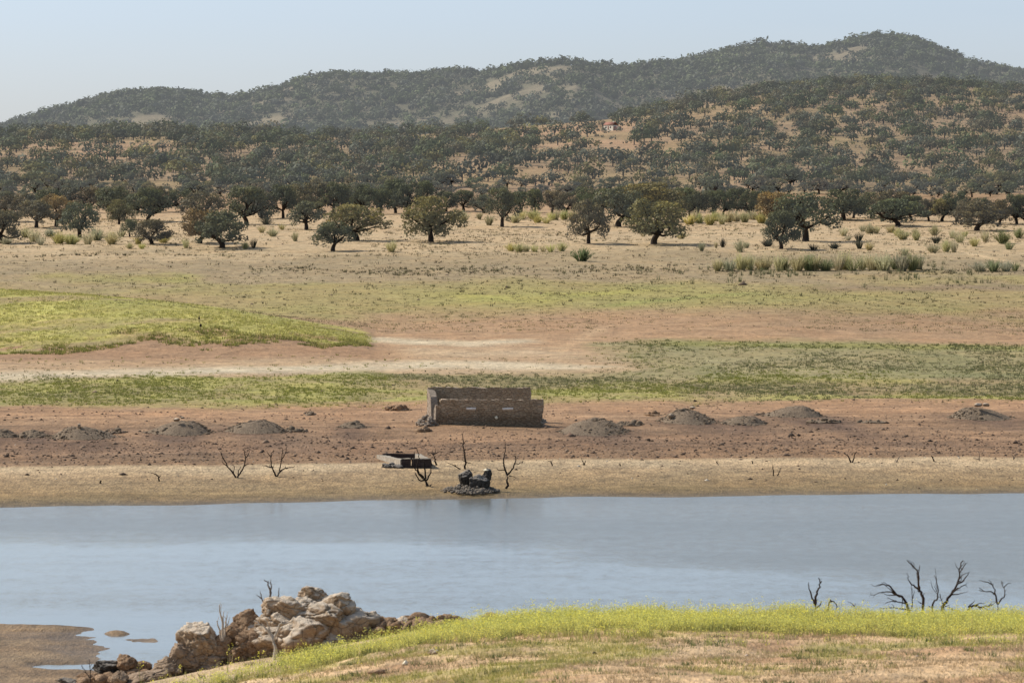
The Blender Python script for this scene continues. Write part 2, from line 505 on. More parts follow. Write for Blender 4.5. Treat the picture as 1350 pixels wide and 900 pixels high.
M_GROUND = mat_ground(); M_HILL = mat_hills(); M_WATER = mat_water()
M_LEAF = mat_leaf('oak_leaf', .045); M_LEAFH = mat_leaf('oak_leaf_hill', .11)
M_BARK = mat_bark('oak_bark', (.025, .02, .016), (.07, .055, .045))
M_COL = mat_col('blades', .35); M_FLOWER = mat_col('flower_blades', .55); M_WOOD = mat_col('woodland', .15, .8, True)
M_SHRUB = mat_shrub()
M_DEAD = mat_bark('dead_wood', (.012, .010, .009), (.05, .038, .03), 9)
M_PALEDEAD = mat_bark('bleached_wood', (.34, .28, .21), (.62, .54, .44), 9)
M_GREYDEAD = mat_bark('grey_dead_wood', (.10, .08, .065), (.22, .18, .15), 9)
M_TWIG = mat_bark('dark_dead_wood', (.02, .016, .014), (.085, .062, .048), 9)
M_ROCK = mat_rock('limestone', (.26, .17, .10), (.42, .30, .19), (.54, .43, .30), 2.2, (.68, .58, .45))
M_BROWNROCK = mat_rock('brown_rubble', (.22, .13, .07), (.38, .25, .15), (.52, .41, .28), 3.5)
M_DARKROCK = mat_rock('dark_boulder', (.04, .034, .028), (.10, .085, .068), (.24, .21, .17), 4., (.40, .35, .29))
M_SAND = mat_rock('sandstone', (.26, .18, .115), (.36, .26, .175), (.45, .36, .26), 2., None)
M_MASON = mat_masonry()
M_CUT = mat_rock('rough_wall_end', (.26, .20, .145), (.42, .34, .26), (.52, .44, .34), 4.)
M_SLITLIGHT = mat_plain('pale_slit_light', (.85, .78, .68), .08)  # pale colour standing in for the brightness of the slits
M_PALE = mat_plain('pale_stone', (.84, .76, .56), .1)
M_CONC = mat_plain('weathered_concrete', (.36, .31, .24), .3, 3)
M_DKCONC = mat_plain('dark_stone', (.045, .034, .03), .5, 5)  # plain dark stone, used on the trough front and back
M_GRAVEL = mat_rock('gravel', (.165, .118, .077), (.30, .225, .15), (.50, .41, .30), 5.)
M_PEBBLE = mat_rock('pebbles', (.12, .10, .075), (.34, .28, .215), (.55, .48, .39), 7.)
M_STONE = mat_col('stone_chips', 0., .9)
M_WHITEWASH = mat_plain('whitewash', (.80, .74, .60), .08)
M_TILE = mat_plain('roof_tile', (.30, .15, .11), .3)
M_PINKWALL = mat_plain('pink_wall', (.36, .26, .23), .15)
M_GLASSDK = mat_plain('dark_window', (.03, .03, .035), .1)

# ------------------------------------------------------------------ ground sheet
ucols = np.concatenate([np.linspace(-.30, -.135, 34, endpoint=False), np.linspace(-.135, .135, 560), np.linspace(.135, .30, 35)[1:]])
rows_g = np.concatenate([np.arange(-15, 90, 5), np.arange(90, 112, 1.0), np.arange(112, 152, .25), np.arange(152, 200, 1.5), np.arange(200, 238, .4),
                         np.arange(238, 322, 3.0), np.arange(322, 450, .5), np.arange(450, 640, .9), np.arange(640, 1250, 2.0), [1250.0]])
rows_h = np.concatenate([np.arange(1250, 2420, 6.0), np.arange(2420, 3950, 11.0)])
ORI = 25.0                                            # the fan's columns start a little behind the camera

def sheet(rows):
    yy = np.repeat(rows, len(ucols)); uu = np.tile(ucols, len(rows))
    xx = uu * (yy + ORI)
    nc = len(ucols); i = np.arange(len(rows) - 1)[:, None] * nc + np.arange(nc - 1)[None, :]
    i = i.ravel()
    return xx, yy, np.stack([i, i + 1, i + 1 + nc, i + nc], 1)

def lerpc(a, b, t):
    return a * (1 - t[:, None]) + np.asarray(b)[None, :] * t[:, None]

def pxcol(x, d): return x / np.maximum(d, 60) * F + 675

FANS = []
TRU = [-80, 0, 120, 250, 380, 500, 620, 780]; TRD = [G(a, b).y for a, b in zip(TRU, [500, 497, 493, 489, 486, 483, 481, 483])]
TSU = [470, 500, 560, 620, 700]; TSD = [G(a, b).y for a, b in zip(TSU, [446, 448, 451, 453, 450])]
for px_, py_, w_, s_ in [(3, 575, 34, 0), (45, 575, 38, .1), (112, 575, 72, .1), (236, 570, 70, .1), (336, 568, 70, .25), (465, 563, 34, 0), (783, 570, 76, .1), (908, 556, 62, .15), (980, 557, 50, .1), (1043, 547, 74, .35), (1292, 551, 68, .2), (1075, 556, 60, .3)]:
    p_ = G(px_, py_); FANS.append((p_.x, p_.y, w_ * 1.2 / (F / p_.y), s_))

def ground_colour(x, y, z):
    d = np.maximum(y, 20); u = pxcol(x, d); de = deff(u, d)
    w = (fbm(x / 14, y / 30, 4, 61) - .5)
    dw = de + w * np.interp(de, [340, 372, 430, 520, 700, 1200], [3, 5, 22, 34, 90, 120])
    stops = [(300, alb(96, 82, 56)), (346, alb(118, 98, 64)), (350, alb(134, 112, 74)), (354, alb(154, 128, 88)), (359, alb(162, 136, 98)), (364, alb(174, 147, 110)), (368, alb(194, 168, 132)),
             (371.5, alb(194, 168, 132)), (373.5, alb(148, 116, 84)), (386, alb(144, 112, 84)), (392, alb(152, 119, 89)), (412, alb(158, 124, 92)), (424, alb(170, 131, 96)), (432, alb(172, 134, 97)),
             (440, alb(172, 142, 100)), (486, alb(172, 146, 106)), (494, alb(186, 158, 124)), (520, alb(180, 146, 110)), (560, alb(176, 140, 104)), (590, alb(174, 138, 102)),
             (640, alb(168, 144, 98)), (690, alb(166, 143, 98)), (715, alb(166, 144, 108)), (770, alb(172, 149, 112)), (820, alb(192, 166, 128)), (960, alb(196, 167, 128)), (1100, alb(186, 150, 112)), (1250, alb(172, 138, 102))]
    ds = np.array([s[0] for s in stops]); C = np.array([s[1] for s in stops])
    c = np.stack([np.interp(dw, ds, C[:, k]) for k in range(3)], 1)
    c_sh = np.stack([np.interp(de + w * 3, ds, C[:, k]) for k in range(3)], 1)
    k = sstep(380, 395, de); c = c_sh * (1 - k[:, None]) + c * k[:, None]
    # streaks following the old waterlines
    st = .5 * fbm(x / 40, de / 3.2, 3, 63) + .5 * fbm(x / 14, de / 1.3, 3, 163)
    k = sstep(374, 380, de) * (1 - sstep(424, 436, de))
    c = c * (1 + (k * (st - .5) * 1.15))[:, None]
    k = sstep(346, 352, de) * (1 - sstep(362, 369, de)); st2 = fbm(x / 22, de / 1.2, 3, 64)
    c = c * (1 + (k * (st2 - .5) * .45))[:, None]
    # dark earth fans around the heaps
    grn = alb(140, 140, 66); ylw = alb(168, 162, 78); drk = alb(112, 118, 66)
    # dark gravel washed out below the heaps
    for hx_, hy_, hw_, hs_ in FANS:
        ex = (x - hx_ - (hy_ - y) * hs_) / (hw_ * .62); ey = np.where(y < hy_, (hy_ - y) / 15., (y - hy_) / 4.)
        f_ = np.exp(-ex ** 2 - ey ** 2) * (.55 + .9 * (fbm(x / 2.5, y / 5, 3, 62) - .3))
        c = lerpc(c, alb(104, 82, 68), np.clip(f_ * 1.4, 0, 1) * .85)
    # weed belt
    b = sstep(431, 440, dw) * (1 - sstep(484, 492, dw))
    p1 = fbm(x / 9, y / 22, 4, 65); p2 = fbm(x / 30, y / 40, 4, 66)
    c = lerpc(c, drk, b * (.25 + .3 * sstep(.40, .66, p1)))
    rt = sstep(420, 900, u)
    c = lerpc(c, ylw, b * sstep(.52, .68, p2) * (.35 + .5 * sstep(.4, .6, fbm(x / 5, y / 8, 3, 67))))
    c = lerpc(c, ylw, (sstep(434, 438, dw) * (1 - sstep(440, 448, dw))) * sstep(900, 1050, u) * .8)
    b2 = sstep(474, 486, de) * (1 - sstep(545, 560, de + w * 40)) * sstep(760, 860, u + (fbm(x / 12, y / 20, 3, 68) - .5) * 260)
    c = lerpc(c, alb(160, 150, 104), b2 * .75); c = lerpc(c, drk, b2 * (.2 + .3 * sstep(.45, .65, fbm(x / 7, y / 26, 4, 69))))
    b3 = np.exp(-((d - 552 - w * 12 + (u - 1000) * .02) / 7.) ** 2) * sstep(820, 930, u)
    c = lerpc(c, grn, b3 * .8)
    # pale dried silt
    pale = alb(206, 190, 162)
    t1 = np.interp(u, TRU, TRD); w1 = np.interp(u, [0, 300, 500, 640, 760, 800], [9, 8.5, 8, 8, 5, 2.5])
    s1 = np.exp(-np.abs((d - t1 - w * 5) / w1) ** 3) * (1 - sstep(720, 830, u + w * 160))
    c = lerpc(c, pale, np.clip(s1 * (.75 + .5 * (fbm(x / 8, y / 16, 3, 70) - .4)), 0, 1))
    t2 = np.interp(u, TSU, TSD)
    s2 = np.exp(-np.abs((d - t2 - w * 8) / 7.5) ** 3) * sstep(480, 505, u + w * 60) * (1 - sstep(660, 720, u + w * 160))
    c = lerpc(c, alb(208, 190, 160), np.clip(s2, 0, 1) * .85)
    s4 = np.exp(-((d - (t1 + t2) / 2 - w * 14) / 10.) ** 2) * sstep(500, 560, u) * (1 - sstep(700, 800, u + w * 160))
    c = lerpc(c, alb(198, 174, 142), s4 * .6)
    s3 = np.exp(-((u - (700 + (d - 500) * 1.1)) / 14) ** 2) * sstep(515, 540, d) * (1 - sstep(580, 600, d))
    c = lerpc(c, alb(204, 170, 130), s3 * .4)
    # thin green wash over the upper flat
    g = sstep(600, 640, dw) * (1 - sstep(690, 725, dw))
    gm = np.clip(.25 + 1.6 * (fbm(x / 26, y / 60, 4, 71) - .42), 0, 1)
    c = lerpc(c, alb(158, 152, 76), g * gm * .95)
    g2 = np.exp(-((d - 672 - w * 60) / 16.) ** 2) * sstep(520, 640, u) * sstep(.40, .6, fbm(x / 40, y / 40, 3, 72))
    c = lerpc(c, alb(172, 166, 74), g2 * .7)
    g3 = np.exp(-((d - (640 + (u - 800) * .17)) / 5.) ** 2) * sstep(760, 820, u) * (1 - sstep(960, 1030, u))
    c = lerpc(c, alb(150, 152, 74), g3 * .6)
    br = np.exp(-((d - 615) / 45) ** 2) * sstep(860, 1080, u)
    c = lerpc(c, alb(150, 124, 90), br * .55 * np.clip(.3 + 1.5 * (fbm(x / 30, y / 50, 4, 73) - .3), 0, 1))
    c = lerpc(c, alb(140, 116, 96), np.exp(-((d - 690 - w * 30) / 10) ** 2) * sstep(1020, 1120, u) * .7)
    # grey-brown stubble strip in front of the oaks
    gs = sstep(705, 730, dw) * (1 - sstep(775, 800, dw))
    c = lerpc(c, alb(152, 134, 102), gs * np.clip(.2 + 1.4 * (fbm(x / 20, y / 50, 4, 74) - .3), 0, 1) * .8)
    # sandy track on the right of the flat
    tr = np.exp(-((d - (800 - (u - 1262) * .55)) / 4.) ** 2) * sstep(1240, 1262, u)
    c = lerpc(c, alb(216, 186, 144), tr * .7)
    # dry litter under far oaks
    c = c * (1 - .25 * sstep(1000, 1100, d) * fbm(x / 20, y / 30, 3, 75))[:, None]
    # green mound
    dc = mound_crest_d(u)
    lower = 530 + np.clip((u - 250) * .035, 0, 9)
    edge = (fbm(x / 7, y / 9, 4, 76) - .5)
    mk = sstep(lower + 2, lower + 12, d + edge * 44) * (1 - sstep(dc + 8, dc + 25, d)) * (1 - sstep(476, 502, u + edge * 70))
    mg = alb(174, 166, 80)
    mgc = mg[None, :] * (.8 + .5 * fbm(x / 10, y / 14, 4, 77))[:, None]
    mgc = lerpc(mgc, alb(160, 138, 96), sstep(.46, .66, fbm(x / 16, y / 9, 4, 78)) * .85)
    mk = mk * sstep(.25, .5, fbm(x / 2.2, y / 4, 3, 79) + .5 * sstep(lower + 10, lower + 24, d))
    c = c * (1 - mk[:, None]) + mgc * mk[:, None]
    mb = sstep(508, 520, d) * (1 - mk) * (1 - sstep(548, 556, d)) * (1 - sstep(470, 540, u))
    c = lerpc(c, alb(160, 124, 92), mb * .8)
    # near hump
    h = (d < 195) & (z > .5)
    hn = fbm(x / 1.3, y / 1.3, 5, 81); hg = fbm(x / 3.0, y / 3.5, 4, 82)
    hc = alb(204, 170, 128)[None, :] * (.78 + .5 * hn)[:, None]
    hc = lerpc(hc, alb(176, 132, 94), sstep(.5, .72, fbm(x / 4, y / 4, 4, 83)) * .7)
    hc = lerpc(hc, alb(170, 156, 86), sstep(.48, .68, hg) * .75)
    hc = lerpc(hc, alb(190, 164, 132), ((1 - sstep(470, 560, pxcol(x, d))) * sstep(137, 141, d)) * .9)
    k = sstep(0.4, 1.2, z) * (d < 195)
    c = c * (1 - k[:, None]) + hc * k[:, None]
    # sandbar
    k = ((d > 195) & (d < 260) & (z > -.6)).astype(float)
    sc_ = lerpc(np.tile(alb(122, 98, 66), (len(x), 1)), alb(154, 126, 90), np.clip(z * 3 + (fbm(x / 1.5, y / 3, 4, 84) - .5) * 1.3, 0, 1))
    c = c * (1 - k[:, None]) + sc_ * k[:, None]
    mask = np.zeros((len(x), 3))
    mask[:, 0] = sstep(349, 356, de) * (1 - sstep(369, 373, de)) + k * .2
    mask[:, 1] = sstep(371, 375, de) * (1 - sstep(436, 500, dw)) * (.5 + .5 * (1 - sstep(380, 392, de))) + .35 * sstep(700, 760, d) * (d < 1000) + .5 * ((d < 195) & (z > .5))
    mask[:, 2] = np.clip(1 - np.abs(z) / .35, 0, 1) * (d < 420) * (d > 195)
    lum = (c * np.array([.3, .59, .11])).sum(1)
    c = c * .88 + lum[:, None] * .12
    return np.clip(c, .005, .9), np.clip(mask, 0, 1)

x, y, q = sheet(rows_g); z = terrain(x, y)
c, mk = ground_colour(x, y, z)
tag(link('ground', mesh_np('ground', np.stack([x, y, z], 1), q, [M_GROUND], {'col': c, 'mask': mk}, True)), 'dry drained lake bed rising to a tan plain', kind='structure')

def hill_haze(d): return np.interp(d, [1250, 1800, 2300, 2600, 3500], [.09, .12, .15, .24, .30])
def clearing(x, y):
    """how bare the hill is: 1 where soil shows"""
    d = y; u = pxcol(x, d)
    a = fbm(x / 70, y / 90, 4, 91)
    b = np.exp(-((u - 800) / 110) ** 2 - ((d - 1720) / 150) ** 2) * 1.1
    b = b + np.exp(-((u - 960) / 55) ** 2 - ((d - 1330) / 60) ** 2) * .45 + np.exp(-((u - 60) / 130) ** 2 - ((d - 1480) / 110) ** 2) * .35
    return np.clip(np.interp(pxcol(x, d), [880, 1020], [.8, .3]) * sstep(.56, .74, a) + b, 0, 1)
x, y, q = sheet(rows_h); z = terrain(x, y)
far = sstep(2350, 2600, y)
c = np.tile(alb(154, 130, 102), (len(x), 1)); cl = clearing(x, y)
c = lerpc(c, alb(180, 144, 112), cl * .8); c = lerpc(c, alb(150, 130, 92), sstep(.45, .65, fbm(x / 40, y / 60, 4, 92)) * .6)
fc = lerpc(np.tile(alb(104, 100, 80), (len(x), 1)), alb(134, 123, 102), sstep(.52, .70, fbm(x / 60, y / 60, 4, 93)))
c = c * (1 - far[:, None]) + fc * far[:, None]
tag(link('hills', mesh_np('hills', np.stack([x, y, z], 1), q, [M_HILL], {'col': c, 'haze': hill_haze(y)}, True)), 'scrubby hills with reddish soil rising behind the plain', kind='structure')

# water sheet
V = np.array([(-130, 120, 0), (130, 120, 0), (190, 385, 0), (-190, 385, 0)])
tag(link('water', mesh_np('water', V, [[(0, 1, 2, 3)]], [M_WATER])), 'calm blue grey water of the shrunken reservoir', kind='structure')

# ------------------------------------------------------------------ foliage builders
def cards(P, Nn, size, rng, jit=.55):
    """quads around points P facing roughly along Nn"""
    n = Nn + rng.normal(size=Nn.shape) * jit; n /= np.linalg.norm(n, axis=1)[:, None] + 1e-9
    t = np.cross(n, rng.normal(size=n.shape)); t /= np.linalg.norm(t, axis=1)[:, None] + 1e-9
    b = np.cross(n, t)
    s = np.asarray(size).reshape(-1, 1) * rng.uniform(.6, 1.25, (len(P), 1)); s2 = s * rng.uniform(.45, .9, (len(P), 1))
    V = np.stack([P - t * s, P - b * s2, P + t * s, P + b * s2], 1).reshape(-1, 3)
    Q = np.arange(len(P) * 4).reshape(-1, 4)
    return V, Q

def lobes(rng, n, W=10., Hh=7., base=.27, droop=.2):
    """lobe centres and radii of one holm oak crown, W wide and Hh tall"""
    c = []; r = []
    ph = rng.uniform(0, 6.28, 3)
    for i in range(n):
        a = rng.uniform(0, 2 * np.pi); rr = math.sqrt(rng.uniform(0, 1))
        edge = 1 + .08 * math.sin(2 * a + ph[0]) + .07 * math.sin(3 * a + ph[1])
        rad = rng.uniform(.07, .135) * W * (1.1 - .25 * rr)
        dome = math.sqrt(max(0, 1 - (rr * .96) ** 2))
        top = base + (1 - base) * dome * (.92 + .08 * math.sin(a * 2 + ph[2]))
        low = base + .06 - droop * rr ** 3
        f = 1 - rng.uniform(0, 1) ** 1.9
        zz = (low + (top - low) * f) * Hh
        zz = min(zz, Hh - rad * .9)
        c.append((math.cos(a) * rr * edge * (W / 2 - rad * .8), math.sin(a) * rr * edge * (W / 2 - rad * .8), max(zz, .13 * Hh + rad * .5))); r.append(rad)
    return np.array(c), np.array(r)

def crown_mesh(seed, nl, per, size, W=10., Hh=7., flat=.75):
    rng = np.random.default_rng(seed)
    C, Rr = lobes(rng, nl, W, Hh)
    Vs, Qs, Ts = [], [], []; n = 0
    for c, r in zip(C, Rr):
        m = int(per * (r / (.115 * W)) ** 2) + 4
        d = rng.normal(size=(m, 3)); d[:, 2] += .25; d /= np.linalg.norm(d, axis=1)[:, None]
        P = c + d * r * rng.uniform(.7, 1.12, (m, 1)) * np.array([1.1, 1.1, flat])
        nn = d.copy(); nn[:, 2] += .35
        V, Q = cards(P, nn, np.full(m, size), rng)
        tone = np.clip(.46 + .42 * (c[2] / Hh - .55) + rng.normal() * .15 + rng.normal(size=m) * .14 + .18 * (d[:, 2] > .3) , 0, 1)  # upper lobes and upward leaves painted lighter, as if sunlit
        Vs.append(V); Qs.append(Q + n); Ts.append(np.repeat(tone, 4)); n += len(V)
    return np.concatenate(Vs), np.concatenate(Qs), np.concatenate(Ts), C, Rr

def trunk_mesh(name, seed, C, W=10., Hh=7., r0=.42, lean=0.):
    rng = np.random.default_rng(seed); g = Geo()
    fz = rng.uniform(.2, .27) * Hh; fx = rng.normal() * .35 + lean
    path = smooth_path([(0, 0, -.3), (0.1 * fx, 0, fz * .45), (fx, rng.normal() * .2, fz)], 4)
    tube(g, path, np.linspace(r0 * 1.25, r0 * .8, len(path)) * np.where(np.arange(len(path)) == 0, 1.35, 1), 8)
    top = path[-1]
    order = np.argsort(C[:, 2])[: int(len(C) * .75)]
    pick = rng.choice(order, size=min(8, len(order)), replace=False)
    for i in pick:
        e = C[i]; mid = top + (e - top) * .5 + np.array([0, 0, -.05 * Hh * rng.uniform(-.6, 1)]) + rng.normal(size=3) * .25
        p = smooth_path([top + np.array([0, 0, -.15]), mid, e], 5)
        tube(g, p, np.linspace(r0 * .55, .06, len(p)), 6)
        j = p[len(p) // 2]
        for _ in range(2):
            k = C[rng.integers(len(C))]
            if np.linalg.norm(k - j) < W * .42:
                pp = smooth_path([j, (j + k) / 2 + rng.normal(size=3) * .2, k], 3); tube(g, pp, np.linspace(r0 * .25, .04, len(pp)), 5)
    return g.mesh(name, [M_BARK], None, True)

OAK = []
for s in range(9):
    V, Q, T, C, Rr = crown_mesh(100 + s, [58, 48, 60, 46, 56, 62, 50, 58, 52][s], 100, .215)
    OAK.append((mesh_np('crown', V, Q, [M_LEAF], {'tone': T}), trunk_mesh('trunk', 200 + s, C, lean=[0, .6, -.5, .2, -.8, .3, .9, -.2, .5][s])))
HOAK = []
for s in range(7):
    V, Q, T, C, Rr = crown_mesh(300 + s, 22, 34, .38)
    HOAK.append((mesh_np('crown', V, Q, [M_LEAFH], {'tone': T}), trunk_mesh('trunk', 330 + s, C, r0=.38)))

TINT = {'dark': (.088, .096, .048), 'olive': (.150, .134, .048), 'golden': (.200, .140, .050), 'brown': (.125, .108, .060), 'grey': (.098, .102, .068), 'green': (.095, .110, .046)}
rg = np.random.default_rng(5)
def oak(px, py, w, h, tint, label, variant=None, group=None, hill=False, loc=None, rz=None):
    p = loc if loc is not None else G(px, py)
    k = F / p.y
    W_, H_ = w / k, h / k
    lib = HOAK if hill else OAK
    i = int(rg.integers(len(lib))) if variant is None else variant
    cr, tr = lib[i]
    root = bpy.data.objects.new('holm_oak', None); col.objects.link(root); root.location = p
    root.rotation_euler = (0, 0, rg.uniform(0, 6.28) if rz is None else rz)
    root.scale = (W_ / 10, W_ / 10, H_ / 7)
    tag(root, label, 'tree', group)
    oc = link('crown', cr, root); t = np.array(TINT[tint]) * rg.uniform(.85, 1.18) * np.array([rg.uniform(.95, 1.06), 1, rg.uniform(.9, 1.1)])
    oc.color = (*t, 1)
    link('trunk', tr, root)
    return root

# ------------------------------------------------------------------ oaks of the plain
GP = 'holm oaks standing on the dry plain'
OAKS = [
 (568, 319, 86, 62, 'olive', 'solitary round olive-green holm oak with low forked trunk in open tan field', 0),
 (392, 331, 0, 0, '', '', 0),
 (439, 331, 64, 40, 'dark', 'low dark bushy holm oak in front of the wider golden-green oak', 1),
 (470, 317, 92, 50, 'olive', 'wide golden-green holm oak directly behind the low dark bushy oak', 2),
 (404, 303, 62, 40, 'dark', 'dark leaning holm oak behind the wide golden-green oak', 3),
 (293, 327, 84, 52, 'dark', 'broad dark holm oak with thick short trunk, frontmost of the left clump', 5),
 (264, 321, 66, 48, 'golden', 'rusty golden holm oak touching the broad dark oak of the left clump', 4),
 (105, 313, 62, 50, 'dark', 'dark holm oak leaning over pale broom near the left edge', 6),
 (200, 322, 60, 34, 'brown', 'low spreading brownish holm oak beside pale broom bushes', 7),
 (1, 321, 66, 46, 'brown', 'brownish holm oak cut by the left picture edge', 8),
 (157, 296, 38, 34, 'olive', 'slim holm oak with clear straight trunk, in the left grove', 0),
 (195, 292, 60, 46, 'dark', 'holm oak with bare upright trunk beside the slim one in left grove', 2),
 (150, 289, 66, 44, 'dark', 'tall dark holm oak behind the slim one in the left grove', 1),
 (48, 300, 58, 38, 'brown', 'brownish holm oak in front of the white shed', 3),
 (74, 298, 54, 44, 'golden', 'rusty orange holm oak between the white shed and the leaning dark oak', 4),
 (20, 292, 60, 36, 'brown', 'dull brown holm oak behind the one cut by the left edge', 5),
 (268, 290, 74, 40, 'brown', 'dome-topped brown holm oak behind the left clump', 6),
 (325, 296, 66, 52, 'dark', 'tall dark holm oak rising behind the broad dark one of left clump', 7),
 (345, 288, 44, 36, 'grey', 'greyish holm oak at the end of the left clump', 8),
 (171, 312, 26, 24, 'green', 'small bushy green holm oak between the slim oak and brownish oak', 1),
 (662, 299, 54, 54, 'dark', 'upright dark holm oak with straight trunk standing behind pale broom', 3),
 (776, 321, 56, 60, 'brown', 'round dark brown holm oak with a many-forked trunk mid plain', 5),
 (862, 322, 94, 62, 'olive', 'large spreading holm oak with bent trunk and wide bronze crown', 4),
 (815, 299, 88, 52, 'dark', 'dark holm oak behind the two big mid-plain oaks', 6),
 (856, 293, 104, 54, 'olive', 'tallest bronze crown directly behind the large spreading oak', 2),
 (1030, 328, 60, 52, 'dark', 'small dark holm oak with slender trunk in front of a larger one', 7),
 (1062, 318, 96, 66, 'dark', 'large dark holm oak with bare curved trunk behind the small slender one', 1),
 (1020, 299, 62, 48, 'golden', 'rusty golden holm oak behind the small slender dark oak', 8),
 (1112, 290, 70, 42, 'dark', 'dark holm oak beside the large curved-trunk oak', 0),
 (1184, 298, 82, 38, 'green', 'wide flat green holm oak in front of the right tree line', 2),
 (1288, 304, 84, 40, 'brown', 'wide flat brown holm oak with thick trunk before the right tree line', 5),
]
for a in OAKS:
    if a[2]: oak(*a[:6], variant=a[6], group=GP)

ORD = ['first', 'second', 'third', 'fourth', 'fifth', 'sixth', 'seventh', 'eighth', 'ninth', 'tenth', 'eleventh', 'twelfth', 'thirteenth', 'fourteenth', 'fifteenth', 'sixteenth',
       'seventeenth', 'eighteenth', 'nineteenth', 'twentieth', 'twenty-first', 'twenty-second', 'twenty-third', 'twenty-fourth', 'twenty-fifth', 'twenty-sixth', 'twenty-seventh', 'twenty-eighth', 'twenty-ninth', 'thirtieth']
def row(x0, x1, n, y0, y1, w, h, tints, text, group):
    xs = np.linspace(x0, x1, n) + rg.uniform(-4, 4, n)
    for i, xx in enumerate(sorted(xs)):
        t = tints[int(rg.integers(len(tints)))]
        oak(xx, np.interp(xx, [x0, x1], [y0, y1]) + rg.uniform(-2, 2), w * rg.uniform(.85, 1.25), h * rg.uniform(.85, 1.18), t,
            text % ORD[i], group=group)
row(906, 1002, 7, 285, 285, 34, 36, ['dark', 'green', 'dark'], '%s oak from left in dark hedge-like row beyond pale broom', 'dark row of oaks between the two big trees')
row(1128, 1356, 13, 289, 296, 42, 36, ['dark', 'brown', 'dark', 'olive'], '%s oak from left in dark continuous tree line behind right-hand broom', 'dark tree line at the right')
row(686, 772, 5, 281, 282, 34, 30, ['dark', 'green', 'brown'], '%s oak from left in low row beyond yellow-green broom', 'low row of oaks behind the yellow-green broom')
row(478, 560, 5, 284, 281, 40, 40, ['dark', 'dark', 'grey'], '%s oak from left in shady row behind the solitary round oak', 'shady row of oaks behind the solitary oak')
row(374, 462, 5, 287, 280, 44, 40, ['dark', 'brown', 'grey'], '%s oak from left in row behind the leaning dark oak', 'row of oaks behind the leaning dark oak')
row(590, 640, 3, 280, 279, 36, 26, ['dark', 'grey'], '%s oak from left between solitary oak and upright dark oak', 'oaks between the solitary and the upright oak')
row(4, 240, 9, 281, 281, 46, 32, ['brown', 'dark', 'grey', 'brown'], '%s oak from left in row at the back of the left grove', 'back row of the left grove')
row(770, 900, 6, 279, 280, 40, 32, ['dark', 'green'], '%s oak from left in row behind the big bronze oaks', 'row of oaks behind the bronze oaks')
N_PLAIN = len([o for o in col.objects if o.name.startswith('holm_oak')])

# ------------------------------------------------------------------ oaks of the hills
rh = np.random.default_rng(77)
HOUSE = G(806, 172.5)
pts = []
def scatter(n, y0, y1, dens):
    yy = rh.uniform(y0, y1, n); uu = rh.uniform(-.16, .16, n)
    keep = rh.uniform(0, 1, n) < (yy / y1)
    yy = yy[keep]; xx = uu[keep] * (yy + ORI)
    k = rh.uniform(0, 1, len(yy)) < dens(xx, yy)
    return xx[k], yy[k]
def dens_mid(x, y):
    u = pxcol(x, y); dcm = np.interp(u, [0, 800, 1100, 1350], [1850, 1900, 2250, 2300])
    return np.where(y > dcm + 15, 0, (1.0 - .9 * clearing(x, y))) * np.where((np.abs(u - 808) < 24) & (y > HOUSE.y - 230) & (y < HOUSE.y + 40), 0, 1)
hx, hy = scatter(7800, 1215, 2320, dens_mid)
hz = terrain(hx, hy)
hw = np.clip(rh.lognormal(math.log(5.5), .26, len(hx)), 3.4, 10) * np.interp(pxcol(hx, hy), [700, 1100], [1., .92]); hh = hw * rh.uniform(.5, .72, len(hx))
def visible(xa, ya, za, tol=1.0):
    """is the point in the picture and not behind a rise of the ground"""
    u = pxcol(xa, ya); ok = (u > -8) & (u < 1358)
    for k in range(len(xa)):
        if ok[k]:
            t = np.linspace(.35, .985, 150)
            if np.any(terrain(xa[k] * t, ya[k] * t) > H + (za[k] - H) * t + tol): ok[k] = False
    return ok
vis = visible(hx, hy, hz + hh * .75)
# nearest ones stand as trees of their own
order = [i for i in np.argsort(hy) if vis[i]][: 300 - N_PLAIN]
single = np.zeros(len(hx), bool); single[order] = True
tn = ['dark', 'grey', 'grey', 'dark', 'brown', 'green', 'olive']
tword = {'dark': 'dark', 'grey': 'grey-green', 'brown': 'brownish', 'green': 'dull green', 'olive': 'olive'}
def zone(u, y):
    if u < 150: return 'on the bare slope at the left end of the hillside'
    if u < 380: return 'on the hillside above the left grove'
    if u < 640: return 'on the hillside above the solitary round oak'
    if u < 930: return 'on the hillside below the white farmhouse'
    if u < 1120: return 'on the hillside above the hedge-like oak row'
    return 'on the hillside above the right tree line'
for i in order:
    t = tn[int(rh.integers(len(tn)))]; u = float(pxcol(hx[i], hy[i]))
    sz = 'small ' if hw[i] < 5.2 else ('large ' if hw[i] > 7.2 else '')
    zz = zone(u, hy[i]); k = F / hy[i]
    oak(0, 0, hw[i] * k, hh[i] * k, t, f'{sz}{tword[t]} holm oak {zz}', group=f'{sz}{tword[t]} oaks {zz}', hill=True, loc=Vector((hx[i], hy[i], hz[i])))

